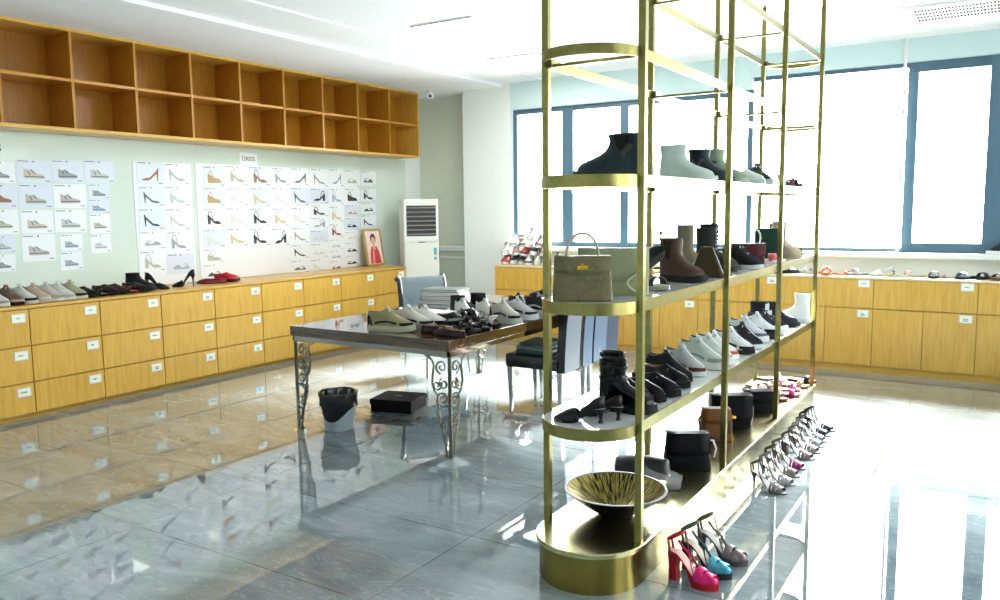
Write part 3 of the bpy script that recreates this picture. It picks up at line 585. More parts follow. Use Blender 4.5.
def heeled(label, c, h=.09, p=.004, heel='stiletto', style='sandal', loc=(0, 0, 0), rz=0, group=None, rot=None, foot_c=(196, 176, 150), heel_c=None, L=.235, rough=.35, straps=None, vamp_c=None, ankle=True, name=None, shiny=0, toe_point=0):
    t = thing(name or ('high_heel_sandal' if style != 'pump' else 'high_heel_pump'), label, 'shoe', loc, rz, group, rot)
    Wd = .08; zf = heel_profile(h, p)
    Le = L*(1-.12*min(1, h/.1)); X = lambda s: (s-.5)*Le
    def hw(s): return foot(s)*Wd/2*(1 if not toe_point else (1-.35*max(0, (s-.7)/.3)))
    m_ = MB(); n = 18; top, bot = [], []
    rs = []
    for i in range(n+1):
        s = i/n; s = .5-.5*math.cos(PI*s); w_ = max(hw(s), .0015); z = zf(s); th = .005 if p < .01 else (.006+(p-.004)*min(1, max(0, (s-.35)/.2)))
        rs.append([(X(s), w_, z+.002), (X(s), -w_, z+.002), (X(s), -w_*.96, z-th), (X(s), w_*.96, z-th)])
    if p >= .01:
        rs = [[(x, y, max(z, 0) if j < 2 else (z if (x/Le+.5) < .45 else 0.0)) for j, (x, y, z) in enumerate(r_)] for r_ in rs]
    else: rs = [[(x, y, max(z, 0)) for x, y, z in r_] for r_ in rs]
    m_.loft(rs); m_.build('sole', M3(heel_c if (p >= .01 and heel_c) else c, rough), t, True)
    f = MB(); rs = []
    for i in range(n+1):
        s = .02+.95*i/n; w_ = hw(s)*.92; z = zf(s)+.0025; rs.append([(X(s), w_, z), (X(s), -w_, z), (X(s), -w_, z+.0015), (X(s), w_, z+.0015)])
    f.loft(rs).build('insole', M3(foot_c, .5), t, True)
    # heel
    k = MB(); zt = zf(.08)-.003
    if heel == 'stiletto': prof = [(0, .0045, .0), (.25, .0045, 0), (.6, .007, .0), (.85, .014, -.003), (1, .024, -.006)]
    elif heel == 'block': prof = [(0, .019, 0), (.5, .018, 0), (.85, .021, 0), (1, .024, -.002)]
    elif heel == 'spool': prof = [(0, .013, 0), (.3, .007, 0), (.7, .010, 0), (1, .022, -.003)]
    else: prof = [(0, .02, 0), (1, .024, 0)]
    rs = []
    for z, r_, dx in prof:
        cx = X(.10)-dx*.5
        nn = 10
        if heel == 'block': rs.append([(cx+sx*r_, sy*r_*1.05, z*zt+(.008*(-sx) if z == 1 else 0)) for sx, sy in ((1, 1), (1, -1), (-.6, -1), (-1, -.6), (-1, .6), (-.6, 1))])
        else: rs.append([(cx+r_*math.cos(2*PI*j/nn), r_*math.sin(2*PI*j/nn), z*zt) for j in range(nn)])
    k.loft(rs).build('heel', M3(heel_c or c, rough), t, True)
    def band(s, H, w_=.012, th=.0015, lean=0, part='strap', cc=None, s2=None):
        b = MB(); pts = []
        for j in range(11):
            a = PI*j/10; ss = s+((s2 if s2 is not None else s)-s)*j/10
            pts.append((X(ss)+lean*math.sin(a), hw(ss)*1.02*math.cos(a), zf(ss)+H*math.sin(a)**.8+.001))
        b.tube(pts, w_/2, 6, flat=th/(w_/2)*1.2, upv=(1, 0, -.3)); return b.build(part, M3(cc or c, rough), t, True)
    if style == 'pump':
        u = MB(); rs = []
        for i in range(13):
            s = .56+.435*i/12; H = .046*(1-((s-.56)/.46)**1.6)+.008; w_ = hw(s)*1.03
            if i == 0: H = .045
            rs.append([(X(s)-.02*(1-i/12)*(1-math.sin(PI*j/12)), w_*math.cos(PI*j/12), zf(s)+H*max(0, math.sin(PI*j/12))**.7) for j in range(13)])
        u.loft(rs, False, True, closed=False)
        rs = []
        for i in range(13):      # quarter wall round the heel
            a = PI*(i/12); s = .02+.52*abs(math.cos(a))**1.2 if True else 0
            g = math.cos(a); y = (1 if g > 0 else -1)*hw(max(s, .03))*1.02*min(1, abs(g)*3)
            H = .018+.034*math.sin(a)**3
            rs.append([(X(s), y, zf(s)), (X(s)+.002, y*.98, zf(s)+H)])
        u.loft([[r_[0] for r_ in rs], [r_[1] for r_ in rs]], False, False, closed=False)
        o = u.build('upper', M3(c, rough), t, True); md = o.modifiers.new('s', 'SOLIDIFY'); md.thickness = .0025
    elif style == 'sandal':
        for a in (straps or [(.78, .036, .016), (.68, .042, .012)]): band(*a, cc=vamp_c)
        c_ = MB(); rs = []
        if ankle:
            zz = zf(.1)+.062
            pts = [(X(.13)+.034*math.cos(2*PI*j/18)+.006, .031*math.sin(2*PI*j/18), zz+.016*math.cos(2*PI*j/18)) for j in range(18)]
            c_.tube(pts, .0045, 6, closed=True, flat=.35, upv=(0, 0, 1))
            for g in (-1, 1): c_.tube([(X(.05), g*.016, zf(.05)), (X(.03), g*.014, zf(.05)+.03), (X(.02), g*.010, zz-.014)], .0045, 6, flat=.35, upv=(1, 0, 0))
            for g in (-1, 1): c_.tube([(X(.40), g*hw(.4), zf(.4)), (X(.30), g*.033, (zf(.4)+zz)/2), (X(.24), g*.022, zz+.008)], .0035, 6, flat=.4, upv=(1, 0, 0))
            c_.build('ankle_strap', M3(c, rough), t, True)
    elif style == 'platform':
        for s_, s2_, H in ((.90, .72, .030), (.72, .90, .032), (.70, .62, .046)): band(s_, H, .030, .003, cc=vamp_c, s2=s2_)
        b = MB(); rs = []
        for i in range(9):
            s = .80+.18*i/8; H = .026*(1-((s-.80)/.19)**2*.7); w_ = hw(s)*1.05
            rs.append([(X(s), w_*math.cos(PI*j/10), zf(s)+H*max(0, math.sin(PI*j/10))**.7) for j in range(11)])
        b.loft(rs, False, False, closed=False); o = b.build('vamp', M3(vamp_c or c, rough), t, True); md = o.modifiers.new('s', 'SOLIDIFY'); md.thickness = .004
        zz = zf(.1)+.07; c_ = MB()
        pts = [(X(.12)+.036*math.cos(2*PI*j/18)+.004, .03*math.sin(2*PI*j/18), zz+.022*math.cos(2*PI*j/18)) for j in range(18)]
        c_.tube(pts, .0055, 6, closed=True, flat=.35, upv=(0, 0, 1))
        for g in (-1, 1):
            c_.tube([(X(.05), g*.018, zf(.05)), (X(.02), g*.016, zf(.05)+.035), (X(.0), g*.010, zz-.02)], .0055, 6, flat=.35, upv=(1, 0, 0))
            c_.tube([(X(.58), -g*.034, zf(.58)), (X(.44), -g*.012, zf(.45)+.05), (X(.34), g*.02, zf(.3)+.052), (X(.26), g*.034, zz-.004)], .0055, 6, flat=.35, upv=(0, 0, 1))
        c_.build('ankle_strap', M3(c, rough), t, True)
    return t
def slide(label, c, loc=(0, 0, 0), rz=0, group=None, rot=None, sole_c=(60, 50, 46), foot_c=(190, 180, 170), bands=((.7, .05, .05),), name='slide_sandal', L=.26, bow=None, sole=.02, rough=.5):
    t = thing(name, label, 'sandal', loc, rz, group, rot); Wd = .09
    sole_mb(L, Wd, sole).build('sole', M3(sole_c), t, True)
    f = MB(); f.loft([ring(sole-.001, .02, .98, L, Wd, .93, 0), ring(sole+.004, .02, .98, L, Wd, .93, 0)]); f.build('footbed', M3(foot_c, .6), t, True)
    for s, H, w_ in bands:
        b = MB(); rs = []
        for u in (-.5, 0, .5):
            x = (s-.5)*L+u*w_; hw = foot(s+u*w_/L)*Wd/2*1.02
            rs.append([(x, hw*math.cos(PI*j/12), sole*.7+H*max(0, math.sin(PI*j/12))**.75*(1-.12*abs(u))) for j in range(13)])
        b.loft(rs, False, False, closed=False); o = b.build('strap', M3(c, rough), t, True); md = o.modifiers.new('s', 'SOLIDIFY'); md.thickness = .003
    if bow:
        b = MB(); x = (bands[0][0]-.5)*L; z = sole*.7+bands[0][1]+.006
        for g in (-1, 1): b.sphere((x, g*.02, z), .016, 10, .8, 1.1, .45)
        b.sphere((x, 0, z+.002), .008, 8); b.build('bow', M3(bow, .4), t, True)
    return t
# ------------------------------------------------------------------ bags
def rrect(hx, hy, z, n=5, e=4.0, sk=0):
    pts = []
    for k in range(24):
        a = 2*PI*k/24; c, s = math.cos(a), math.sin(a)
        pts.append((hx*math.copysign(abs(c)**(2/e), c), hy*math.copysign(abs(s)**(2/e), s)+sk, z))
    return pts
def bag_body(w, d, h, top=.85, bulge=1.0, e=5, dtop=.45):
    m_ = MB(); rs = [rrect(w/2*.97, d/2*.94, 0, e=e)]
    for i in range(9):
        t = i/8; ww = w/2*(1+(top-1)*t); dd = d/2*(1+(dtop-1)*t**1.3)*(1+(bulge-1)*math.sin(PI*t)); rs.append(rrect(ww, dd, .004+(h-.008)*t, e=e))
    rs.append(rrect(w/2*top*.97, d/2*dtop*.9, h, e=e)); return m_.loft(rs)
def handbag(label, c, w=.25, d=.11, h=.18, loc=(0, 0, 0), rz=0, top=.85, handle='arch', hc=None, flap=True, clasp=(210, 170, 60), rough=.45, tex=0, group=None, rot=None, hh=.12, bulge=1.0, dtop=.5, e=5, flap_len=.42, name='handbag', strap=None):
    t = thing(name, label, 'handbag', loc, rz, group, rot)
    M = mat('bag %d %d %d' % c, deep(c), rough, spec=.1, bump=tex, bscale=55, noise=.12 if tex else 0, nscale=30)
    bag_body(w, d, h, top, bulge, e, dtop).build('body', M, t, True)
    if flap:
        f = MB(); z1 = h+.003; z0 = h*(1-flap_len); n = 8; rs = []
        def dep(z): tt = z/h; return d/2*(1+(dtop-1)*tt**1.3)*(1+(bulge-1)*math.sin(PI*tt))+.003
        def wid(z): return w/2*(1+(top-1)*z/h)+.002
        path = [(-dep(z0+(z1-z0)*i/6), z0+(z1-z0)*i/6) for i in range(7)]+[(0, z1+.002), (dep(h)*.9, z1)]
        for y, z in path:
            x = wid(min(z, h))*(.96 if z == z0 else 1); rs.append([(-x, y, z), (-x*.5, y, z-(.012 if z == z0 else 0)), (0, y, z-(.016 if z == z0 else 0)), (x*.5, y, z-(.012 if z == z0 else 0)), (x, y, z)])
        f.loft(rs, False, False, closed=False); o = f.build('flap', M, t, True); md = o.modifiers.new('s', 'SOLIDIFY'); md.thickness = .004; md.offset = 1
    if clasp:
        k = MB(); zc = h*(1-flap_len)+.012; y = -(d/2*(1+(dtop-1)*(zc/h)**1.3)*(1+(bulge-1)*math.sin(PI*zc/h)))-.008
        k.box(-.022, .022, y-.004, y+.006, zc-.008, zc+.010, .002); k.tube([(-.008, y-.005, zc+.01), (0, y-.008, zc+.016), (.008, y-.005, zc+.01)], .003, 6); k.build('clasp', mat('gold hardware %d' % clasp[0], clasp, .25, .9), t, True)
    if handle:
        g = MB(); hw_ = w*.24
        if handle == 'arch': g.tube([(-hw_, 0, h-.005)]+[(hw_*1.08*math.cos(PI-PI*j/12), 0, h+.012+hh*math.sin(PI*j/12)) for j in range(13)]+[(hw_, 0, h-.005)], .0058, 8)
        elif handle == 'side': g.tube([(w*.36, -d*.52, h*.52)]+[(w*.33-.05*math.sin(PI*j/10)+.02*j/10, -d*.56-.012, h*.5-h*.46*j/10) for j in range(11)], .0045, 8)
        elif handle == 'loop': g.tube([(w*.30, 0, h)]+[(w*.3+.03*math.cos(2*PI*j/12+PI/2)*.9, .0, h+.055+.055*math.sin(2*PI*j/12-PI/2)) for j in range(1, 12)]+[(w*.3, .004, h)], .006, 8)
        g.build('handle', M3(hc or c, .4), t, True)
    if strap:
        s = MB(); s.tube(strap, .007, 6, flat=.3); s.build('shoulder_strap', M3(hc or c, .4), t, True)
    return t
# ------------------------------------------------------------------ the long brass display rack
RX, RY0, RY1, RR = -1.446, 2.99, 6.40, .213
def stadium(r, y0=RY0, y1=RY1, n=16):
    a = [(RX+r*math.cos(-PI+PI*k/n), y0+r*math.sin(-PI+PI*k/n)) for k in range(n+1)]
    return a+[(RX+r*math.cos(PI*k/n), y1+r*math.sin(PI*k/n)) for k in range(n+1)]
rack = thing('display_rack', 'tall gold brass display rack with rounded ends and four shelves of shoes and bags', 'display rack', (RX, 4.7, 0))
OFF = Matrix.Translation((-RX, -4.7, 0))
def rmb(): m_ = MB(); m_.T = OFF; return m_
def band(m_, r, z0, z1, th):
    o, i = stadium(r), stadium(r-th)
    rs = [[(x, y, z0) for x, y in o], [(x, y, z1) for x, y in o], [(x, y, z1) for x, y in i], [(x, y, z0) for x, y in i], [(x, y, z0) for x, y in o]]
    return m_.loft(rs, False, False)
BR2 = mat('brushed brass plinth', (136, 122, 62), .24, 1, noise=.15, nscale=6)
m_ = rmb(); m_.loft([[(x, y, z) for x, y in stadium(r)] for r, z in ((RR+.012, 0), (RR+.012, .155))]); m_.build('plinth', BR2, rack, True)
m_ = rmb(); m_.loft([[(x, y, z) for x, y in stadium(r)] for r, z in ((RR+.024, .155), (RR+.028, .158), (RR+.028, .174), (RR+.024, .178))]); m_.build('plinth_top', mat('satin brass plate', (190, 182, 136), .24, 1), rack, True)
for y in (RY0, 4.14, 5.27, RY1):
    for s in (-1, 1):
        m_ = rmb(); x = RX+s*(RR); m_.box(x-.015, x+.015, y-.0135, y+.0135, .178, 3.069, .002); o = m_.build('post', BRASS, rack)
        for z in (.655, 1.157, 1.655, 2.145, 2.625):
            c = rmb(); xx = RX+s*(RR-.022); c.box(xx-.011, xx+.011, y-.016, y+.016, z-.02, z+.02, .002); c.build('bracket', BRASS, o)
SHELF = mat('pale stone shelf', (206, 208, 204), .12, coat=.4, noise=.08, nscale=5)
for z in (.655, 1.157, 1.655):
    m_ = rmb(); band(m_, RR-.004, z-.024, z+.024, .006); o = m_.build('shelf_rail', BRASS, rack, True)
    m_ = rmb(); m_.loft([[(x, y, zz) for x, y in stadium(RR-.011)] for zz in (z+.002, z+.021)]); m_.build('shelf_panel', SHELF, o)
for z in (2.145, 2.625):
    m_ = rmb(); band(m_, RR-.004, z-.02, z+.02, .008); m_.build('open_rail', BRASS, rack, True)
    for y in (RY0, 4.14, 5.27, RY1):
        m_ = rmb(); m_.box(RX-RR+.01, RX+RR-.01, y-.007, y+.007, z-.018, z-.006); m_.build('cross_bar', BRASS, rack)
m_ = rmb(); m_.loft([[(x, y, zz) for x, y in stadium(RR+.045)] for zz in (3.04, 3.069)]); m_.build('ceiling_plate', mat('pale brass plate', (214, 206, 160), .35, .8), rack, True)
T1, T2, T3, T0 = 1.1785, 1.6765, .6765, .1785
PX = 0; MX = PI      # toe towards +x / -x
gT, gM, gL, gB = 'shoes on the top rack shelf', 'goods on the middle rack shelf', 'shoes on the lower rack shelf', 'bags on the rack plinth'
# top shelf
boot('large dark teal chelsea boot, toe left, at the near end of the top rack shelf', (52, 74, 80), (40, 90, 70), H=.045, loc=(-1.40, 3.04, T2), rz=R(178), sole=.022, L=.30, group=gT, wide=1.15)
boot('pale mint ankle boot on the top rack shelf, toe right', (196, 212, 202), (200, 216, 206), H=.07, loc=(-1.42, 4.04, T2), rz=R(4), kind='plain', L=.29, sole=.022, wide=.72, group=gT)
boot('navy blue ankle boot behind the pale mint boot on the top rack shelf', (48, 70, 92), (40, 50, 60), H=.05, loc=(-1.50, 4.22, T2), rz=R(10), kind='plain', L=.24, group=gT)
boot('dark slate ankle boot on the top rack shelf beside the second post', (50, 66, 78), (70, 90, 96), H=.06, loc=(-1.42, 4.42, T2), rz=R(0), L=.25, group=gT, wide=1.25)
boot('pale green tall boot against the second post of the top rack shelf', (150, 170, 140), (170, 180, 160), H=.07, loc=(-1.40, 4.62, T2), rz=R(4), kind='plain', L=.25, group=gT, wide=1.2)
loafer('pale mint slip-on shoe just past the second post on the top rack shelf', (212, 226, 218), (200, 214, 206), loc=(-1.38, 5.02, T2), rz=R(-30), group=gT, name='slip_on_shoe')
sneaker('dark green strappy shoe with white cords on the top rack shelf', (40, 74, 66), (196, 214, 206), acc=(190, 206, 200), loc=(-1.42, 5.42, T2), rz=R(-35), group=gT, L=.27)
heeled('green strappy flat sandal beside the third post on the top rack shelf', (86, 128, 100), h=.03, heel='block', loc=(-1.36, 5.72, T2), rz=R(-10), group=gT)
t = slide('maroon round-toed sandal near the far end of the top rack shelf', (132, 60, 84), loc=(-1.40, 6.02, T2), rz=R(-15), group=gT, bands=((.75, .05, .07),), foot_c=(210, 200, 196), bow=(140, 60, 84))
heeled('pale thin-strapped sandal at the far end of the top rack shelf', (180, 160, 160), h=.05, loc=(-1.40, 6.30, T2), rz=R(-5), group=gT)
# middle shelf
handbag('olive crocodile-textured handbag with top handle and gold clasp, near end of the middle shelf', (142, 132, 98), w=.245, d=.10, h=.175, loc=(-1.45, 2.905, T1), rz=R(28), top=.9, tex=.6, hc=(196, 186, 150), group=gM, hh=.085, rough=.4, flap_len=.3)
handbag('large smooth sage green bag behind the olive crocodile handbag', (178, 182, 142), w=.30, d=.09, h=.195, loc=(-1.43, 3.16, T1), rz=R(24), top=.98, handle='side', hc=(210, 206, 170), group=gM, clasp=None, e=8, dtop=.7, flap_len=.62)
loafer('black mule leaning behind the near right post on the middle shelf', (44, 48, 52), (34, 36, 38), loc=(-1.46, 3.60, T1+.082), rot=(0, R(-35), R(-20)), group=gM, name='mule')
slide('pale flat sandal with dark strap in front of the black mule, middle shelf', (90, 92, 84), loc=(-1.39, 3.47, T1), rz=R(-30), group=gM, foot_c=(206, 210, 196), sole_c=(180, 184, 170))
boot('brown lace-free chelsea boot with black sole on the middle shelf', (108, 76, 62), (38, 34, 34), H=.085, loc=(-1.38, 3.88, T1), rz=R(-6), sole=.032, L=.25, group=gM, elastic=(70, 54, 44), wide=1.05)
boot('taupe slingback boot with looped top behind the brown chelsea boot', (150, 138, 112), (120, 108, 90), H=.14, loc=(-1.52, 4.46, T1), rz=R(-10), kind='plain', L=.22, group=gM, wide=.85)
handbag('brown pyramid-shaped bag beside the brown chelsea boot', (92, 80, 52), w=.19, d=.12, h=.16, loc=(-1.36, 4.20, T1), rz=R(20), top=.35, handle=None, flap=False, clasp=None, group=gM, dtop=.3)
boot('dark green tall boot standing left of the second post, middle shelf', (44, 60, 56), (30, 40, 38), H=.12, loc=(-1.43, 4.60, T1), rz=R(5), kind='lace', L=.25, group=gM)
boot('black tall boot with pull loop touching the second post, middle shelf', (36, 44, 46), (28, 30, 32), H=.14, loc=(-1.46, 4.72, T1), rz=R(-6), kind='lace', L=.24, group=gM, lace_c=(200, 210, 205))
sneaker('black and white sneaker between the second post and the maroon bag', (40, 48, 50), (214, 220, 216), loc=(-1.36, 4.85, T1), rz=R(-10), group=gM)
handbag('maroon square flap bag with gold clasp on the middle shelf', (104, 48, 48), w=.235, d=.09, h=.135, loc=(-1.40, 5.07, T1), rz=R(24), top=1, handle=None, group=gM, e=9, dtop=.85, flap_len=.5, clasp=(222, 186, 80))
slide('red and white sandal behind the maroon bag on the middle shelf', (206, 96, 90), loc=(-1.37, 5.42, T1), rz=R(20), group=gM, foot_c=(236, 226, 220), sole_c=(226, 216, 210))
handbag('small green bag with white rope handle, left of the third post', (70, 88, 76), w=.15, d=.07, h=.10, loc=(-1.52, 5.62, T1), rz=R(28), handle='loop', hc=(226, 224, 210), group=gM, clasp=None)
handbag('dark green tall tote left of the third post on the middle shelf', (38, 76, 60), w=.2, d=.09, h=.215, loc=(-1.44, 5.83, T1), rz=R(24), top=1, handle=None, group=gM, e=8, dtop=.9, clasp=None, flap=False, name='tote_bag')
boot('tan knee-cut boot standing at the third post on the middle shelf', (206, 184, 152), (196, 176, 146), H=.13, loc=(-1.36, 6.00, T1), rz=R(0), kind='plain', L=.22, group=gM, wide=.9)
boot('dark green chelsea boot with pale toe at the far end of the middle shelf', (34, 70, 56), (190, 210, 198), H=.11, loc=(-1.42, 6.24, T1), rz=R(-8), L=.26, group=gM, wide=1.35)
# lower shelf
heeled('black satin slingback with spool heel, toe left, near end of the lower shelf', (22, 22, 26), h=.055, heel='spool', style='pump', loc=(-1.46, 2.90, T3), rz=R(196), group=gL, foot_c=(196, 190, 184), rough=.3)
heeled('black slingback mate lying behind the spool-heeled one, lower shelf', (26, 26, 30), h=.05, heel='spool', style='pump', loc=(-1.42, 3.02, T3), rz=R(170), group=gL, foot_c=(206, 200, 190), rough=.3)
boot('tall shiny black ankle boot with buckled straps on the lower shelf', (16, 16, 20), (20, 20, 20), H=.09, loc=(-1.36, 3.15, T3), rz=R(6), kind='buckle', sole=.04, L=.25, group=gL, rough=.12)
boot('second shiny black ankle boot just behind the buckled one', (18, 18, 22), (18, 18, 18), H=.09, loc=(-1.43, 3.29, T3), rz=R(6), kind='buckle', sole=.04, L=.24, group=gL, rough=.12)
for k, (y, rz_, lab) in enumerate(((3.40, -14, 'black chunky loafer nearest the shiny black boots'), (3.53, -12, 'black chunky loafer, second from the shiny boots'), (3.73, -16, 'black lace-up shoe next to the grey sneaker'), (3.60, -20, ''))):
    if lab: loafer(lab+' on the lower shelf', (22, 22, 26), loc=(-1.40+.02*(k % 2), y, T3), rz=R(rz_), group=gL, sole=.036)
sneaker('black canvas lace-up behind the black chunky loafers, lower shelf', (34, 34, 38), (40, 40, 42), loc=(-1.44, 3.87, T3), rz=R(-16), group=gL, lace_c=(30, 30, 32))
sneaker('pale grey low sneaker with brown heel, first of the pale ones on the lower shelf', (204, 208, 204), (226, 228, 224), acc=(120, 70, 50), loc=(-1.42, 4.05, T3), rz=R(-22), group=gL)
sneaker('white-green knit sneaker left of the second post on the lower shelf', (208, 218, 206), (232, 234, 228), loc=(-1.40, 4.26, T3), rz=R(-18), group=gL, chunky=1, L=.3)
sneaker('large mint white sneaker against the second post on the lower shelf', (214, 222, 212), (236, 238, 232), acc=(196, 204, 196), loc=(-1.40, 4.42, T3), rz=R(-20), group=gL, chunky=1, L=.3)
sneaker('white sneaker right after the second post on the lower shelf', (226, 228, 226), (238, 238, 236), acc=(200, 90, 70), loc=(-1.42, 4.60, T3), rz=R(-14), group=gL)
sneaker('white sneaker with black toe cap piece, between second and third post', (224, 226, 226), (40, 40, 44), loc=(-1.38, 4.80, T3), rz=R(-16), group=gL, acc=(50, 50, 54))
sneaker('black mesh runner with white sole, between second and third post', (44, 48, 52), (226, 228, 228), loc=(-1.38, 5.03, T3), rz=R(-24), group=gL, acc=(60, 64, 70))
sneaker('white runner with grey-blue panels behind the black mesh runner', (222, 228, 232), (232, 234, 234), acc=(120, 130, 146), loc=(-1.42, 5.25, T3), rz=R(-16), group=gL, chunky=1)
sneaker('white and black chunky runner left of the third post, lower shelf', (228, 230, 232), (44, 48, 58), acc=(34, 38, 50), loc=(-1.40, 5.46, T3), rz=R(-18), group=gL, chunky=1)
sneaker('navy and white runner touching the third post on the lower shelf', (60, 66, 84), (228, 230, 234), acc=(230, 232, 236), loc=(-1.40, 5.64, T3), rz=R(-14), group=gL, chunky=1)
boot('black high-top sock sneaker behind the third post, lower shelf', (34, 38, 50), (226, 228, 230), H=.06, loc=(-1.44, 5.85, T3), rz=R(-12), kind='lace', lace_c=(220, 222, 226), group=gL, name='high_top_sneaker')
boot('dark slate sock boot beside the white boot at the far lower shelf', (58, 62, 76), (40, 44, 54), H=.04, loc=(-1.40, 6.04, T3), rz=R(-10), kind='plain', group=gL, name='high_top_sneaker')
boot('white ankle boot at the far end of the lower shelf', (226, 228, 222), (214, 216, 208), H=.09, loc=(-1.36, 6.30, T3), rz=R(176), kind='plain', group=gL, wide=1.15, L=.24)
# plinth
t = thing('bowl', 'wide black bowl with gold starburst inside on the rack plinth', 'bowl', (-1.44, 3.22, T0))
prof = [(.052, 0), (.07, .004), (.117, .034), (.17, .070), (.21, .100), (.225, .116), (.229, .121)]
MB().lathe(prof, 48, cap1=False).build('outer_shell', mat('black lacquer', (12, 11, 13), .25), t, True)
gm = mat('gold starburst inlay', (150, 132, 60), .35, .5)
nt = gm.node_tree; tc = nt.nodes.new('ShaderNodeTexCoord'); sp = nt.nodes.new('ShaderNodeSeparateXYZ'); at = nt.nodes.new('ShaderNodeMath'); at.operation = 'ARCTAN2'
ml = nt.nodes.new('ShaderNodeMath'); ml.operation = 'MULTIPLY'; ml.inputs[1].default_value = 16; ln = nt.nodes.new('ShaderNodeVectorMath'); ln.operation = 'LENGTH'; m3 = nt.nodes.new('ShaderNodeMath'); m3.operation = 'MULTIPLY'; m3.inputs[1].default_value = 9
cb = nt.nodes.new('ShaderNodeCombineXYZ'); ns = nt.nodes.new('ShaderNodeTexNoise'); ns.inputs['Scale'].default_value = 1.6; ns.inputs['Detail'].default_value = 5; rp = nt.nodes.new('ShaderNodeValToRGB')
rp.color_ramp.elements[0].position = .46; rp.color_ramp.elements[0].color = (*srgb((30, 26, 20)), 1); rp.color_ramp.elements[1].position = .54; rp.color_ramp.elements[1].color = (*srgb((186, 166, 84)), 1)
for a, b in ((tc.outputs['Object'], sp.inputs[0]), (sp.outputs[1], at.inputs[0]), (sp.outputs[0], at.inputs[1]), (at.outputs[0], ml.inputs[0]), (ml.outputs[0], cb.inputs[0]), (tc.outputs['Object'], ln.inputs[0]), (ln.outputs['Value'], m3.inputs[0]), (m3.outputs[0], cb.inputs[1]), (cb.outputs[0], ns.inputs[0]), (ns.outputs['Fac'], rp.inputs[0]), (rp.outputs[0], nt.nodes['Principled BSDF'].inputs['Base Color'])): nt.links.new(a, b)
MB().lathe([(.001, .014), (.065, .016), (.117, .045), (.166, .08), (.206, .108), (.217, .120)], 48, cap0=False, cap1=False).build('inlay', gm, t, True)
MB().lathe([(.217, .120), (.218, .1235), (.229, .1235), (.230, .120)], 48, cap0=False, cap1=False).build('rim', mat('grey rim', (84, 78, 84), .4), t, True)
# black bag in plastic
t = thing('wrapped_bag', 'black puffy bag partly covered by clear plastic film on the plinth', 'bag', (-1.51, 3.70, T0), R(16))
m_ = MB(); rs = []
for i in range(9):
    u = i/8; rs.append([((u-.5)*.28, .075*math.cos(2*PI*k/14)*(.8+.25*math.sin(u*PI)), .068+.062*math.sin(2*PI*k/14)*(.85+.2*math.sin(u*PI)+.06*math.sin(u*17+k))) for k in range(14)])
m_.loft(rs).build('body', mat('black quilt', (13, 14, 17), .45), t, True, 1)
f = MB(); rf = random.Random(8); rs = []
for i in range(9):
    rs.append([(.02+.022*i, .105*math.cos(PI*j/10)*(1+.06*i/8), .002+max(0, (.122-.014*i))*math.sin(PI*j/10)+rf.uniform(0, .010)) for j in range(11)])
f.loft(rs, False, False, closed=False).build('plastic_film', FILM, t, True)
handbag('black soft flap bag with white chain loop, front middle of the plinth', (24, 25, 30), w=.25, d=.13, h=.185, loc=(-1.39, 4.02, T0), rz=R(30), top=.86, handle=None, clasp=None, group=gB, bulge=1.12, e=4, strap=[(.10, -.02, .15), (.125, -.05, .16), (.14, -.06, .12), (.13, -.055, .07)], hc=(190, 186, 180), flap_len=.5)
handbag('brown and black suede shoulder bag on the plinth', (134, 88, 46), w=.2, d=.11, h=.185, loc=(-1.42, 4.60, T0), rz=R(34), top=.8, handle=None, group=gB, clasp=None, hc=(60, 40, 32), strap=[(-.08, 0, .15), (-.11, -.03, .13), (-.09, -.07, .05), (0, -.075, .02), (.08, -.06, .06), (.09, -.02, .15)], flap_len=.35)
handbag('black box bag with gold clasp and silver chain edge on the plinth', (18, 20, 28), w=.25, d=.11, h=.20, loc=(-1.43, 4.93, T0), rz=R(30), top=1, handle=None, group=gB, e=6, dtop=.85, clasp=(220, 180, 70), flap_len=.7, strap=[(.12, -.04, .18), (.128, -.05, .13), (.128, -.052, .07), (.12, -.05, .02)], hc=(170, 160, 150))
handbag('black clutch bag behind the black box bag, at the third post', (20, 22, 30), w=.22, d=.10, h=.135, loc=(-1.37, 5.42, T0), rz=R(30), top=1, handle=None, group=gB, e=5, clasp=None, dtop=.8, name='clutch_bag')
FL = [((212, 172, 84), 'gold'), ((196, 120, 80), 'terracotta'), ((208, 70, 120), 'hot pink'), ((120, 60, 90), 'plum'), ((226, 196, 190), 'blush pink'), ((238, 236, 230), 'white'), ((60, 56, 62), 'black'), ((206, 96, 150), 'rose'), ((170, 150, 200), 'lilac'), ((204, 150, 110), 'tan')]
spots = [(-1.56, 5.72, 0, 20), (-1.38, 5.80, 1, -10), (-1.33, 5.95, 2, 10), (-1.60, 5.84, 3, 60), (-1.50, 5.98, 4, -20), (-1.54, 6.42, 5, 0), (-1.33, 6.50, 6, -8), (-1.36, 6.10, 7, 30), (-1.52, 6.12, 8, 40), (-1.34, 6.27, 9, 0)]
for x, y, i, a in spots:
    slide('%s flat sandal in the mixed sandal pile on the far end of the plinth' % FL[i][1], FL[i][0], loc=(x, y, T0), rz=R(a), group='flat sandals at the far end of the plinth', sole_c=tuple(int(v*.8) for v in FL[i][0]), foot_c=(214, 206, 190), L=.22, bow=FL[i][0] if i % 2 else None, sole=.014, bands=((.72, .042, .04),))
# lifted second layer of the pile
for x, y, i, a, nm in ((-1.47, 5.80, 3, 80, 'plum'), (-1.44, 6.02, 2, 70, 'pink')):
    slide('%s flat sandal lying on top of the mixed sandal pile' % nm, FL[i][0], loc=(x, y, T0+.05), rot=(R(12), 0, R(a)), group='flat sandals at the far end of the plinth', L=.22, sole=.014, bands=((.72, .042, .04),), sole_c=(190, 130, 90))
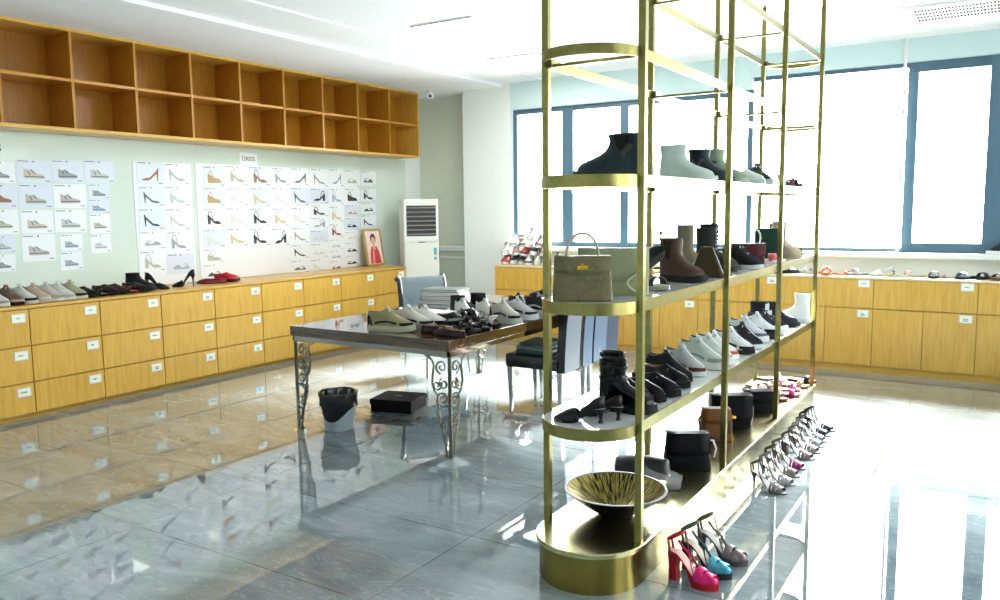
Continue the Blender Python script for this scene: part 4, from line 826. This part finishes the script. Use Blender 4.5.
# sandals standing on the floor along the rack
gF = 'heeled sandals on the floor beside the rack'
heeled('hot pink platform sandal with red block heel, nearest on the floor', (196, 34, 66), h=.092, p=.028, heel='block', style='platform', loc=(-1.035, 3.10, 0), rz=R(-6), group=gF, heel_c=(196, 30, 44), vamp_c=(222, 26, 110), foot_c=(226, 170, 160), L=.25)
heeled('turquoise platform sandal just behind the hot pink one', (64, 120, 116), h=.092, p=.028, heel='block', style='platform', loc=(-1.02, 3.225, 0), rz=R(-4), group=gF, heel_c=(40, 60, 60), vamp_c=(70, 176, 196), foot_c=(190, 170, 150), L=.25)
heeled('taupe glitter platform sandal behind the turquoise one', (132, 118, 112), h=.085, p=.028, heel='block', style='platform', loc=(-1.0, 3.38, 0), rz=R(-2), group=gF, heel_c=(120, 104, 100), vamp_c=(150, 132, 128), foot_c=(170, 160, 150), L=.25)
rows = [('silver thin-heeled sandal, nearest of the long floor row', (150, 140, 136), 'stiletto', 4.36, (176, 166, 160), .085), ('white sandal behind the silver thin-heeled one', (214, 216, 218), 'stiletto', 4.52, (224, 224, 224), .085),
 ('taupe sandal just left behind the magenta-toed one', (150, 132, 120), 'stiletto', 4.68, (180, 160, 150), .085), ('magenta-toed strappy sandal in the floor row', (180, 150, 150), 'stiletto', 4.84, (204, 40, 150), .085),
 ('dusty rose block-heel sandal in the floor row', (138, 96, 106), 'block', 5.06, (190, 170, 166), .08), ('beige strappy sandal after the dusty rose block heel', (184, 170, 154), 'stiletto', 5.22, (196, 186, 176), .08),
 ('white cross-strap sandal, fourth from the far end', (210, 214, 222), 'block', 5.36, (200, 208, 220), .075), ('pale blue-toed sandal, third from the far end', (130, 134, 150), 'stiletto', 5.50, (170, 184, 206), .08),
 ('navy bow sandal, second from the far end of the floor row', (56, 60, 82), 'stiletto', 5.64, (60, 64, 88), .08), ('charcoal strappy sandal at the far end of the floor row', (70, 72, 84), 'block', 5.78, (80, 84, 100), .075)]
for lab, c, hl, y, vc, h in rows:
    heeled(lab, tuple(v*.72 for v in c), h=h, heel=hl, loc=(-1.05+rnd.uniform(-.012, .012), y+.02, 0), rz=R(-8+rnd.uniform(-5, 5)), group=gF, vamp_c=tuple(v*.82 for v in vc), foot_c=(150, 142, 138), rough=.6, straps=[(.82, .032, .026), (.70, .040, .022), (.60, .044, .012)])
# ------------------------------------------------------------------ the big table
TX0, TX1, TY0, TY1, TZ = -4.25, -2.87, 3.93, 6.30, .75
tb = thing('work_table', 'large dark wood table on ornate silver scroll legs, heaped with shoes', 'table', ((TX0+TX1)/2, (TY0+TY1)/2, 0))
hx, hy = (TX1-TX0)/2, (TY1-TY0)/2
TW = wood('dark polished walnut', (44, 30, 16), (92, 64, 32), .06, 'X'); TW.node_tree.nodes['Principled BSDF'].inputs['Coat Weight'].default_value = .8
MB().box(-hx, hx, -hy, hy, TZ-.068, TZ, .003).build('tabletop', TW, tb)
a = MB(); ax, ay, q = hx-.012, hy-.012, .012
a.box(-ax, ax, -ay, -ay+q, TZ-.102, TZ-.069); a.box(-ax, ax, ay-q, ay, TZ-.102, TZ-.069); a.box(-ax, -ax+q, -ay, ay, TZ-.102, TZ-.069); a.box(ax-q, ax, -ay, ay, TZ-.102, TZ-.069)
a.build('apron', mat('mirror steel', (160, 154, 142), .07, 1), tb)
def spiral(cx, cz, r0, turns, a0, dirn, n=26, r1=.006):
    return [(cx+(r0+(r1-r0)*i/n)*math.cos(a0+dirn*2*PI*turns*i/n), cz+(r0+(r1-r0)*i/n)*math.sin(a0+dirn*2*PI*turns*i/n)) for i in range(n+1)]
def scroll_leg(sx, sy):
    m_ = MB(); top = TZ-.102
    def put(pts, r):
        for side in (0, 1):
            P = [((0 if side else -sx*u), (-sy*u if side else 0), z) for u, z in pts]
            m_.tube(P, r, 6, flat=.55)
    put([(0, top), (0, .3), (.004, .0)], .012)
    put([(.20, top), (.17, top-.012), (.135, top-.035), (.12, top-.07)], .007)
    put([(.18, top), (.0, top-.004)], .010)
    put([(.105, .30), (.085, .24), (.06, .16), (.04, .08), (.03, .0)], .007)
    for cx, cz, r, tn, a0, d in ((.062, .575, .046, 1.4, -1.4, 1), (.048, .47, .036, 1.3, 1.2, -1), (.100, .455, .034, 1.3, 2.4, 1), (.055, .375, .038, 1.35, .6, 1), (.05, .20, .022, 1.1, 0, 1)):
        put(spiral(cx, cz, r, tn, a0, d, 22, .010), .0078)
    put([(.120, top-.07), (.132, .52), (.136, .47), (.12, .42), (.1, .40)], .0078)
    put([(.012, .335), (.05, .325), (.085, .30), (.07, .25), (.03, .235)], .0075); put([(.09, .40), (.10, .35), (.085, .30)], .0075)
    put([(.01, .17), (.045, .15), (.04, .10), (.012, .07)], .0065)
    m_.lathe([(.02, 0), (.018, .012), (.012, .03)], 10, (-sx*.014, -sy*.014, 0))
    return m_
for sx in (-1, 1):
    for sy in (-1, 1):
        o = scroll_leg(sx, sy).build('leg', mat('antique silver', (128, 126, 114), .3, 1), tb, True); o.location = (sx*(hx-.02), sy*(hy-.03), 0)
# things on the table
gt = 'shoes heaped on the table'
ZT = TZ+.001
def on(x, y): return (x, y, ZT)
sneaker('olive beige chunky sneaker with black heel at the near edge of the table', (170, 160, 116), (206, 200, 170), acc=(34, 34, 36), loc=on(-3.44, 4.06), rz=R(22), group=gt, chunky=1.0, L=.31)
sneaker('off-white sneaker with grey sole behind the olive beige one', (214, 210, 196), (190, 188, 178), acc=(30, 30, 32), loc=on(-3.38, 4.21), rz=R(16), group=gt, chunky=1, L=.31)
sneaker('white sneaker with black stripe, third from the left on the table', (226, 224, 218), (34, 34, 36), acc=(30, 30, 32), loc=on(-3.36, 4.36), rz=R(12), group=gt, L=.3)
slide('black sandal lying left of the dark shoe heap on the table', (30, 30, 32), loc=on(-3.38, 4.55), rz=R(-30), group=gt, sole_c=(40, 36, 34), foot_c=(60, 54, 50))
loafer('maroon flat shoe at the near right corner of the table', (70, 28, 30), (40, 18, 20), loc=on(-2.98, 4.09), rz=R(172), group=gt, flat=True, name='flat_shoe')
loafer('dark maroon flat shoe behind the maroon one at the corner', (58, 24, 26), (40, 20, 20), loc=on(-3.12, 4.17), rz=R(10), group=gt, flat=True, name='flat_shoe')
pile = [((34, 32, 34), 'black', 'patent flat'), ((40, 36, 38), 'charcoal', 'flat'), ((200, 192, 172), 'cream', 'flat'), ((28, 28, 32), 'jet black', 'flat'), ((60, 48, 44), 'dark brown', 'flat'), ((36, 34, 38), 'blackish', 'flat'), ((206, 200, 188), 'ivory', 'flat')]
where = ['behind the maroon flats', 'in the middle of the heap', 'on the left side of the heap', 'on the right edge of the heap', 'at the back of the heap', 'at the heap centre near the edge', 'beside the white sneakers']
pp = [(-3.02, 4.27, 25, 0), (-3.17, 4.34, -20, 0), (-3.11, 4.47, 15, 0), (-2.96, 4.42, -30, 0), (-3.22, 4.60, 30, 0), (-3.05, 4.36, 60, .055), (-3.02, 4.58, -10, 0)]
for (c, cn, kd), wh, (x, y, a_, dz) in zip(pile, where, pp):
    slide('%s strappy flat %s on the table' % (cn, wh), c, loc=(x, y, ZT+dz), rot=(R(8 if dz else 0), R(-4 if dz else 0), R(a_)), group=gt, sole_c=(36, 32, 34), foot_c=(150, 140, 124) if cn in ('cream', 'ivory') else (54, 48, 46), bands=((.74, .05, .05), (.5, .055, .02)), bow=c, rough=.2)
sneaker('white and black sneaker right of the dark heap, near the table edge', (206, 204, 190), (216, 216, 208), acc=(40, 42, 48), loc=on(-2.98, 4.76), rz=R(-10), group=gt, chunky=1)
sneaker('cream knit sneaker behind the white and black one', (222, 220, 210), (226, 226, 220), loc=on(-3.2, 4.86), rz=R(-24), group=gt)
sneaker('mint white sneaker in the middle of the table behind the heap', (208, 216, 206), (222, 226, 220), loc=on(-3.36, 4.80), rz=R(-30), group=gt)
sneaker('navy trimmed white sneaker at the right table edge', (196, 198, 196), (226, 228, 226), acc=(26, 28, 40), loc=on(-2.99, 4.97), rz=R(5), group=gt, chunky=1)
loafer('black loafer behind the navy trimmed sneaker on the table', (26, 26, 30), loc=on(-3.12, 5.12), rz=R(-15), group=gt)
boot('black ankle boot standing at the back of the table heap', (26, 26, 30), H=.03, loc=on(-3.36, 5.10), rz=R(14), kind='plain', group=gt, L=.27)
sneaker('black sneaker right of the standing black boot, on the table', (30, 30, 34), (40, 40, 44), acc=(60, 60, 62), loc=on(-3.18, 5.30), rz=R(-20), group=gt)
sneaker('black and white runner between the tan clutch and the heap', (36, 38, 44), (220, 220, 218), acc=(214, 214, 212), loc=on(-3.0, 5.28), rz=R(-5), group=gt, chunky=1)
boot('olive suede ankle boot at the right table edge, last in the heap', (134, 122, 84), (120, 108, 74), H=.0, loc=on(-2.99, 5.52), rz=R(150), kind='plain', group=gt, L=.24)
loafer('black loafer alone at the far end of the table', (24, 26, 34), loc=on(-3.45, 6.14), rz=R(190), group=gt)
sneaker('white sneaker beside the lone black loafer at the far table end', (214, 216, 218), (226, 226, 226), acc=(60, 64, 76), loc=on(-3.22, 6.0), rz=R(170), group=gt)
loafer('black loafer lying between the white sneakers and the dark heap', (22, 22, 24), loc=on(-3.22, 4.47), rz=R(24), group=gt, L=.25)
loafer('black loafer at the back right of the dark heap on the table', (24, 24, 26), loc=on(-3.24, 4.72), rz=R(-14), group=gt, L=.25)
boot('short black boot behind the dark heap, beside the mint sneaker', (22, 22, 26), H=.0, loc=on(-3.47, 4.98), rz=R(20), kind='plain', group=gt, L=.25)
# white box lid and stacked folders
pb = mat('grey binder', (96, 100, 98), .5); pw = mat('white pages', (226, 228, 224), .6)
zz = ZT
for k, (w_, l_, h_, c, lb) in enumerate(((.36, .30, .035, 'grey binder', 'grey binder, bottom of the stack on the table'), (.35, .29, .03, 'white pages', 'white sample book, second from the bottom of the table stack'), (.34, .28, .035, 'grey binder', 'grey sample binder in the middle of the table stack'), (.33, .28, .028, 'white pages', 'white ring folder, second from the top of the table stack'), (.33, .27, .022, 'grey binder', 'grey folder on top of the stack on the table'))):
    t = thing('binder', lb, 'binder', (-3.92, 5.34, zz), R(14+rnd.uniform(-5, 5)), 'binders stacked on the table')
    MB().box(-w_/2, w_/2, -l_/2, l_/2, 0, .003).box(-w_/2, w_/2, -l_/2, l_/2, h_-.003, h_).box(-w_/2, -w_/2+.003, -l_/2, l_/2, .003, h_-.003).build('cover', pb if c == 'grey binder' else WHITE, t)
    MB().box(-w_/2+.006, w_/2-.008, -l_/2+.008, l_/2-.008, .004, h_-.004).build('pages', pw, t); zz += h_+.001
t = thing('tissue_paper', 'crumpled white tissue paper right of the binder stack on the table', 'paper', (-3.62, 5.22, ZT))
m_ = MB(); rr = random.Random(4); G = 9
m_.loft([[((i/G-.5)*.24+rr.uniform(-.01, .01), (j/G-.5)*.3+rr.uniform(-.01, .01), .004+rr.uniform(.0, .09)*(math.sin(PI*i/G)*math.sin(PI*j/G)+.15)) for j in range(G+1)] for i in range(G+1)], False, False, closed=False)
m_.build('sheet', mat('tissue', (240, 240, 238), .6), t)
tag(MB().box(-3.72, -3.42, 4.58, 4.82, TZ+.001, TZ+.055, .004).build('box_lid', mat('white card box', (236, 236, 232), .5)), 'white shallow box on the table left of the shoe heap', 'box')

# ------------------------------------------------------------------ chairs
NAVY = mat('navy leather', (12, 14, 26), .25, coat=.3); BLUEL = mat('pale blue leather', (92, 110, 134), .35); GREYL = mat('pale grey leather', (122, 130, 140), .35); SLATE = mat('slate leather', (56, 68, 88), .35)
def striped_chair(label, loc, rz, stripes):
    t = thing('dining_chair', label, 'chair', loc, rz, 'striped chairs along the right side of the table')
    # chair faces -x ; origin at floor centre of the seat
    MB().box(-.25, .24, -.225, .225, .345, .45, .022).build('seat', NAVY, t, True)
    b = MB(); rs = []
    for z, x in ((.34, .235), (.5, .24), (.7, .255), (.9, .285), (.985, .30), (.99, .30)):
        rs.append([(x-.035, -.225, z), (x+.03, -.225, z), (x+.03, .225, z), (x-.035, .225, z)])
    b.loft(rs).build('backrest', NAVY, t, False)
    for (a0, a1, m0) in stripes:
        s = MB(); rs = []
        for z, x in ((.345, .2655), (.5, .2705), (.7, .2855), (.9, .3155), (.98, .3295)): rs.append([(x, -.225+.45*a0, z), (x+.004, -.225+.45*a0, z), (x+.004, -.225+.45*a1, z), (x, -.225+.45*a1, z)])
        s.loft(rs).build('back_panel', m0, t)
    for sx, sy in ((-1, -1), (-1, 1), (1, -1), (1, 1)):
        l = MB(); x, y = sx*.215, sy*.19
        l.loft([[(x-sx*0+a*r_, y+b_*r_, z) for a, b_ in ((1, 1), (-1, 1), (-1, -1), (1, -1))] for z, r_ in ((0, .009), (.02, .011), (.2, .017), (.345, .023))])
        for d in ((-sx, 0), (0, -sy)):
            l.tube([(x+d[0]*(.02+u), y+d[1]*(.02+u), .33-v) for u, v in spiral(.03, .03, .022, 1.3, 2, -1, 14)], .0045, 5)
        l.build('leg', CHROME, t, True)
    return t
striped_chair('chair with pale grey, navy and blue striped back, nearest behind the rack post', (-2.985, 5.38, 0), 0, [(.0, .52, GREYL), (.66, 1.0, BLUEL)])
striped_chair('chair with pale blue and slate back, just beyond the grey striped one', (-2.985, 5.86, 0), 0, [(.0, .5, BLUEL), (.5, 1.0, SLATE)])
t = thing('folded_clothes', 'folded teal denim with clear plastic bag on the near striped chair seat', 'clothes', (-3.02, 5.36, .452))
for k, (z, w_, l_, a_) in enumerate(((0, .30, .34, 4), (.028, .28, .32, -5), (.056, .26, .30, 6))):
    m_ = MB(); m_.T = Matrix.Rotation(R(a_), 4, 'Z'); m_.box(-w_/2, w_/2, -l_/2, l_/2, z, z+.028, .012); m_.build('folded_layer', [mat('teal denim', (58, 84, 90), .8), mat('grey denim', (110, 130, 130), .8), mat('teal denim', (58, 84, 90), .8)][k], t, True)
f = MB(); rs = []
for i in range(8): rs.append([(-.15+.3*i/7+rf.uniform(-.01, .01), .16*math.cos(PI*j/8), .005+.13*math.sin(PI*j/8)**.6+rf.uniform(0, .015)) for j in range(9)])
f.loft(rs, False, False, closed=False).build('plastic_bag', FILM, t, True)
t = thing('office_chair', 'blue-grey padded chair with navy edge behind the far left of the table', 'chair', (-4.62, 6.12, 0), R(-24))
b = MB(); rs = []
for z, x in ((.42, -.2), (.55, -.225), (.7, -.24), (.86, -.265), (.9, -.29), (.885, -.325)): rs.append([(x-.022, -.24, z-.01), (x+.022, -.24, z), (x+.022, .24, z), (x-.022, .24, z-.01)])
b.loft(rs).build('backrest', mat('blue grey fabric', (96, 112, 118), .6), t, True)
for s in (-1, 1):
    e_ = MB(); e_.tube([(-.2, s*.243, .42), (-.225, s*.243, .55), (-.24, s*.243, .7), (-.265, s*.243, .86), (-.29, s*.243, .895), (-.325, s*.243, .88)], .027, 8); e_.build('side_edge', NAVY, t, True)
MB().box(-.2, .24, -.24, .24, .38, .46, .02).build('seat', MC['blue grey fabric'], t, True)
for sx, sy in ((-1, -1), (-1, 1), (1, -1), (1, 1)): MB().tube([(sx*.19, sy*.2, .385), (sx*.23, sy*.23, 0)], .011, 8).build('leg', CHROME, t, True)
# ------------------------------------------------------------------ bucket and box under the table
t = thing('waste_bucket', 'pale bucket lined with a black plastic bag under the table', 'bucket', (-4.0, 4.13, 0))
MB().lathe([(.10, 0), (.104, .006), (.124, .20), (.128, .26), (.120, .26), (.098, .01)], 28, cap1=False).build('bucket', mat('pale grey plastic', (176, 190, 196), .35), t, True)
m_ = MB(); rr = random.Random(2); rs = []
for z, r_, am in ((.12, .119, .0), (.17, .130, .008), (.225, .134, .007), (.262, .137, .006), (.272, .134, .006), (.268, .122, .005), (.20, .108, .005), (.10, .09, .003)):
    rs.append([((r_+am*math.sin(k*2.3+z*40))*math.cos(2*PI*k/28), (r_+am*math.sin(k*2.3+z*40))*math.sin(2*PI*k/28), z+(.05*math.sin(2*PI*k/28*2+1) if z == .12 else 0)+rr.uniform(-.004, .004)) for k in range(28)])
m_.loft(rs, False, True).build('bag_liner', mat('black plastic bag', (10, 11, 18), .25), t, True)
m_ = MB(); m_.tube([(.132, .0, .25), (.15, .01, .235), (.14, .02, .20)], .010, 8); m_.tube([(-.128, -.02, .12), (-.14, -.02, .10), (-.13, -.02, .08)], .006, 6); m_.build('handle_clip', MC['black plastic bag'], t, True)
t = thing('shoe_box', 'flat black shoe box on the floor beside the bucket', 'box', (-4.0, 4.80, 0), R(14))
MB().box(-.17, .17, -.15, .15, 0, .085, .002).build('body', mat('black card', (12, 11, 12), .6, spec=.15), t)
MB().box(-.176, .176, -.156, .156, .06, .098, .003).build('lid', mat('black lid card', (13, 12, 13), .6, spec=.15), t)
m_ = MB(); vs, fs = text_mesh('~o~', .03); m_.T = Matrix.Translation((0, 0, .099)); m_.box(-.03, .03, -.006, .006, -.0005, .0002); m_.box(-.012, .012, .010, .016, -.0005, .0002); m_.build('emblem', mat('silver print', (120, 118, 116), .4), t)
# ------------------------------------------------------------------ shoes along the left counter
gl = 'shoes along the left counter'; ZL = .8645
lc = [(3.020, 'white sneaker cut off by the left edge, on the left counter', (222, 222, 216), (236, 236, 232), None), (3.125, 'brown and beige sneaker with black toe sole, on the left counter', (140, 112, 96), (40, 34, 32), (206, 186, 170)), (3.225, 'white low sneaker with black collar, on the left counter', (226, 224, 216), (236, 234, 228), (40, 36, 34)),
 (3.325, 'beige pink sneaker, on the left counter', (206, 184, 164), (226, 214, 200), (236, 220, 206)), (3.425, 'cream white sneaker right of the beige pink one', (222, 218, 206), (236, 234, 226), None), (3.520, 'pure white sneaker beside the olive cream one', (228, 228, 222), (238, 238, 236), (206, 212, 210)), (3.620, 'olive cream sneaker, last pale one on the left counter', (196, 194, 158), (232, 230, 216), (44, 44, 40))]
for y, lb, c, sc, ac in lc: sneaker(lb, c, sc, acc=ac, loc=(-6.41, y, ZL), rz=R(20+rnd.uniform(-4, 4)), group=gl, L=.28)
dk = [(3.730, 'black lace-up beside the olive cream sneaker, left counter', (34, 30, 32), 'l'), (3.825, 'black and white flat sandal, third dark one on the left counter', (40, 36, 36), 's'), (3.915, 'dark maroon loafer in the dark row, left counter', (66, 34, 34), 'l'), (4.005, 'brown woven loafer in the dark row, left counter', (96, 50, 36), 'l'),
 (4.095, 'dark red soled sandal in the dark row, left counter', (120, 36, 32), 's'), (4.190, 'black loafer with grey strap in the dark row, left counter', (36, 36, 36), 'l')]
for y, lb, c, kd in dk:
    if kd == 'l': loafer(lb, c, loc=(-6.43, y, ZL), rz=R(18), group=gl, sole=.024, trim=(110, 108, 106) if 'grey strap' in lb else None)
    else: slide(lb, c, loc=(-6.43, y, ZL), rz=R(20), group=gl, sole_c=(150, 40, 34) if 'red' in lb else (40, 36, 36), bands=((.74, .05, .04), (.5, .055, .02)))
boot('small black heeled ankle boot at the right of the dark row, left counter', (24, 24, 28), H=.03, loc=(-6.47, 4.27, ZL), rz=R(38), group=gl, kind='plain', L=.26)
heeled('black slingback stiletto next to the black ankle boot, left counter', (20, 20, 26), h=.10, style='pump', loc=(-6.47, 4.43, ZL), rz=R(45), group=gl, toe_point=1, foot_c=(60, 50, 50))
heeled('black pointed stiletto standing alone, toe left, on the left counter', (16, 16, 22), h=.105, style='pump', loc=(-6.46, 4.70, ZL), rz=R(230), group=gl, toe_point=1, foot_c=(50, 46, 50))
loafer('dark red flat shoe, left one of the red pair on the left counter', (150, 30, 40), loc=(-6.50, 5.04, ZL), rz=R(-125), group=gl, flat=True, trim=(40, 20, 24), name='flat_shoe', rough=.2)
loafer('bright red loafer, right one of the red pair on the left counter', (206, 34, 56), (60, 20, 24), loc=(-6.50, 5.22, ZL), rz=R(60), group=gl, rough=.2, L=.24)
# heap at the left end of the window counter
gh = 'heap of shoes at the left end of the window counter'; ZH = .893
hp = random.Random(11)
HC = [((204, 90, 84), 'coral red', 'pink'), ((226, 226, 226), 'white', 'front'), ((190, 186, 180), 'light grey', 'front'), ((70, 90, 100), 'dark teal', 'front'), ((232, 230, 226), 'plain white', 'front'), ((200, 150, 150), 'dusty pink', 'front'), ((120, 104, 96), 'taupe', 'front'), ((150, 190, 196), 'aqua', 'front')]
lay = []
for L_, (n, z, x0, x1) in enumerate(((6, 0, -5.11, -4.56), (5, .108, -5.10, -4.60), (4, .205, -5.02, -4.68), (2, .29, -4.92, -4.80))):
    for k in range(n): lay.append((x0+(x1-x0)*k/max(1, n-1), z, L_, k))
LN = ['in the bottom layer', 'in the second layer', 'in the third layer', 'on the very top']
KN2 = ['at the left end', 'second from left', 'third from left', 'fourth from left', 'fifth from left', 'sixth from left']
for x, z, L_, k in lay:
    c, cn, _ = HC[(k*3+L_*2) % 8] if L_ < 2 else HC[[1, 2, 4, 6, 1][k]]
    lab = '%s sneaker %s, %s of the window counter heap' % (cn, KN2[k], LN[L_])
    sneaker(lab, c, (226, 226, 224), acc=HC[(k+L_) % 8][0], loc=(x, 8.21+hp.uniform(-.02, .02)+.02*L_, ZH+z), rot=(R(hp.uniform(-14, 14)) if L_ else 0, R(hp.uniform(-4, 4)) if L_ else 0, R(-78+hp.uniform(-9, 9))), group=gh, L=.25)
sneaker('black and white sneaker right of the heap, behind the near rack post', (44, 46, 52), (226, 226, 226), acc=(230, 230, 230), loc=(-4.42, 8.24, ZH), rz=R(-60), group='shoes spread along the window counter')
gw = 'shoes spread along the window counter'
def cs(kind, lab, c, x, y, a, **k):
    if kind == 's': return slide(lab, c, loc=(x, y, ZH), rz=R(a), group=gw, **k)
    if kind == 'h': return heeled(lab, c, loc=(x, y, ZH), rz=R(a), group=gw, **k)
    if kind == 'l': return loafer(lab, c, loc=(x, y, ZH), rz=R(a), group=gw, **k)
    return sneaker(lab, c, loc=(x, y, ZH), rz=R(a), group=gw, **k)
cs('k', 'grey sneaker on the window counter seen left of the near right post', (150, 156, 160), -3.95, 8.2, -70)
cs('s', 'white slide on the window counter seen through the middle of the rack', (226, 226, 224), -3.2, 8.2, -60)
cs('s', 'white and navy sandal behind the far shelf end, on the window counter', (60, 66, 90), -2.02, 8.22, -50, sole_c=(226, 226, 226), foot_c=(230, 230, 230))
cs('l', 'long black flat lying along the counter edge behind the far rack post', (40, 40, 46), -1.84, 8.14, 35, flat=True)
cs('s', 'white sandal left of the orange sandal on the window counter', (220, 218, 216), -1.70, 8.28, -40, foot_c=(230, 230, 230), sole_c=(220, 220, 220))
cs('s', 'orange red bow sandal just right of the far rack post', (222, 80, 50), -1.49, 8.16, -60, bow=(226, 84, 52), foot_c=(236, 180, 160), sole_c=(220, 120, 90), L=.23)
cs('s', 'small flat orange sandal beside the orange bow sandal', (226, 110, 80), -1.34, 8.2, -15, foot_c=(238, 220, 210), sole_c=(222, 130, 100), L=.2, sole=.012, bands=((.75, .03, .03),))
cs('s', 'pale grey and white sandal, left of the navy-heeled shoe', (180, 186, 196), -1.17, 8.2, 200, foot_c=(226, 230, 236), sole_c=(150, 160, 176))
cs('h', 'white low shoe with navy heel cup on the window counter', (214, 220, 228), -1.0, 8.22, 195, h=.04, heel='block', heel_c=(50, 60, 86), style='pump')
cs('s', 'faint yellow flat sandal on the window counter', (224, 210, 160), -.86, 8.2, 170, foot_c=(232, 228, 214), sole_c=(210, 206, 190), L=.2, sole=.012, bands=((.75, .03, .03),))
cs('s', 'blush flat sandal left of the black-banded slide', (230, 200, 190), -.74, 8.24, 190, foot_c=(236, 226, 220), sole_c=(226, 206, 200), L=.21, sole=.012)
cs('s', 'black-banded slide on the window counter under the window mullion', (40, 44, 52), -.57, 8.2, -80, sole_c=(50, 52, 60), foot_c=(90, 94, 104), bands=((.72, .05, .06),))
cs('s', 'small red-cream flat sandal right of the black-banded slide', (220, 150, 140), -.44, 8.24, 180, foot_c=(236, 226, 216), sole_c=(230, 216, 206), L=.18, sole=.010, bands=((.75, .025, .03),))
cs('s', 'light blue and black slide below the large right window', (150, 170, 196), -.31, 8.18, 235, sole_c=(60, 66, 80), foot_c=(150, 168, 190), bands=((.72, .048, .07),))
cs('s', 'navy slide tucked behind the light blue one', (50, 58, 76), -.16, 8.24, 240, sole_c=(50, 56, 70), bands=((.72, .048, .06),))
cs('s', 'brown-footed sandal with navy band near the right edge', (60, 64, 92), -.04, 8.17, 235, sole_c=(130, 84, 70), foot_c=(176, 140, 130), bands=((.72, .045, .05),))
cs('s', 'pale blue slide with black strap, in front near the right edge', (186, 196, 210), .10, 8.12, 260, sole_c=(110, 120, 136), foot_c=(196, 204, 216), bands=((.70, .05, .07),))
cs('k', 'coral and white sneaker at the right edge of the window counter', (206, 140, 120), .22, 8.2, 200, acc=(120, 70, 60))
cs('s', 'white slide cut off by the right edge of the view', (220, 222, 222), .42, 8.2, 250, foot_c=(230, 230, 230), sole_c=(190, 190, 190))
t = thing('display_riser', 'white low riser box on the window sill at the right edge', 'box', (.06, 8.475, 1.101))
MB().box(-.24, .3, -.07, .045, 0, .03, .004).build('block', WHITE, t)
heeled('dark slingback shoe on the white riser by the window', (40, 50, 66), h=.06, style='pump', loc=(-.05, 8.455, 1.132), rz=R(190), group=gw, foot_c=(120, 140, 160), L=.2)
loafer('navy shoe on the white riser cut off by the right edge', (50, 66, 84), (60, 70, 84), loc=(.2, 8.455, 1.132), rz=R(186), group=gw, L=.22)
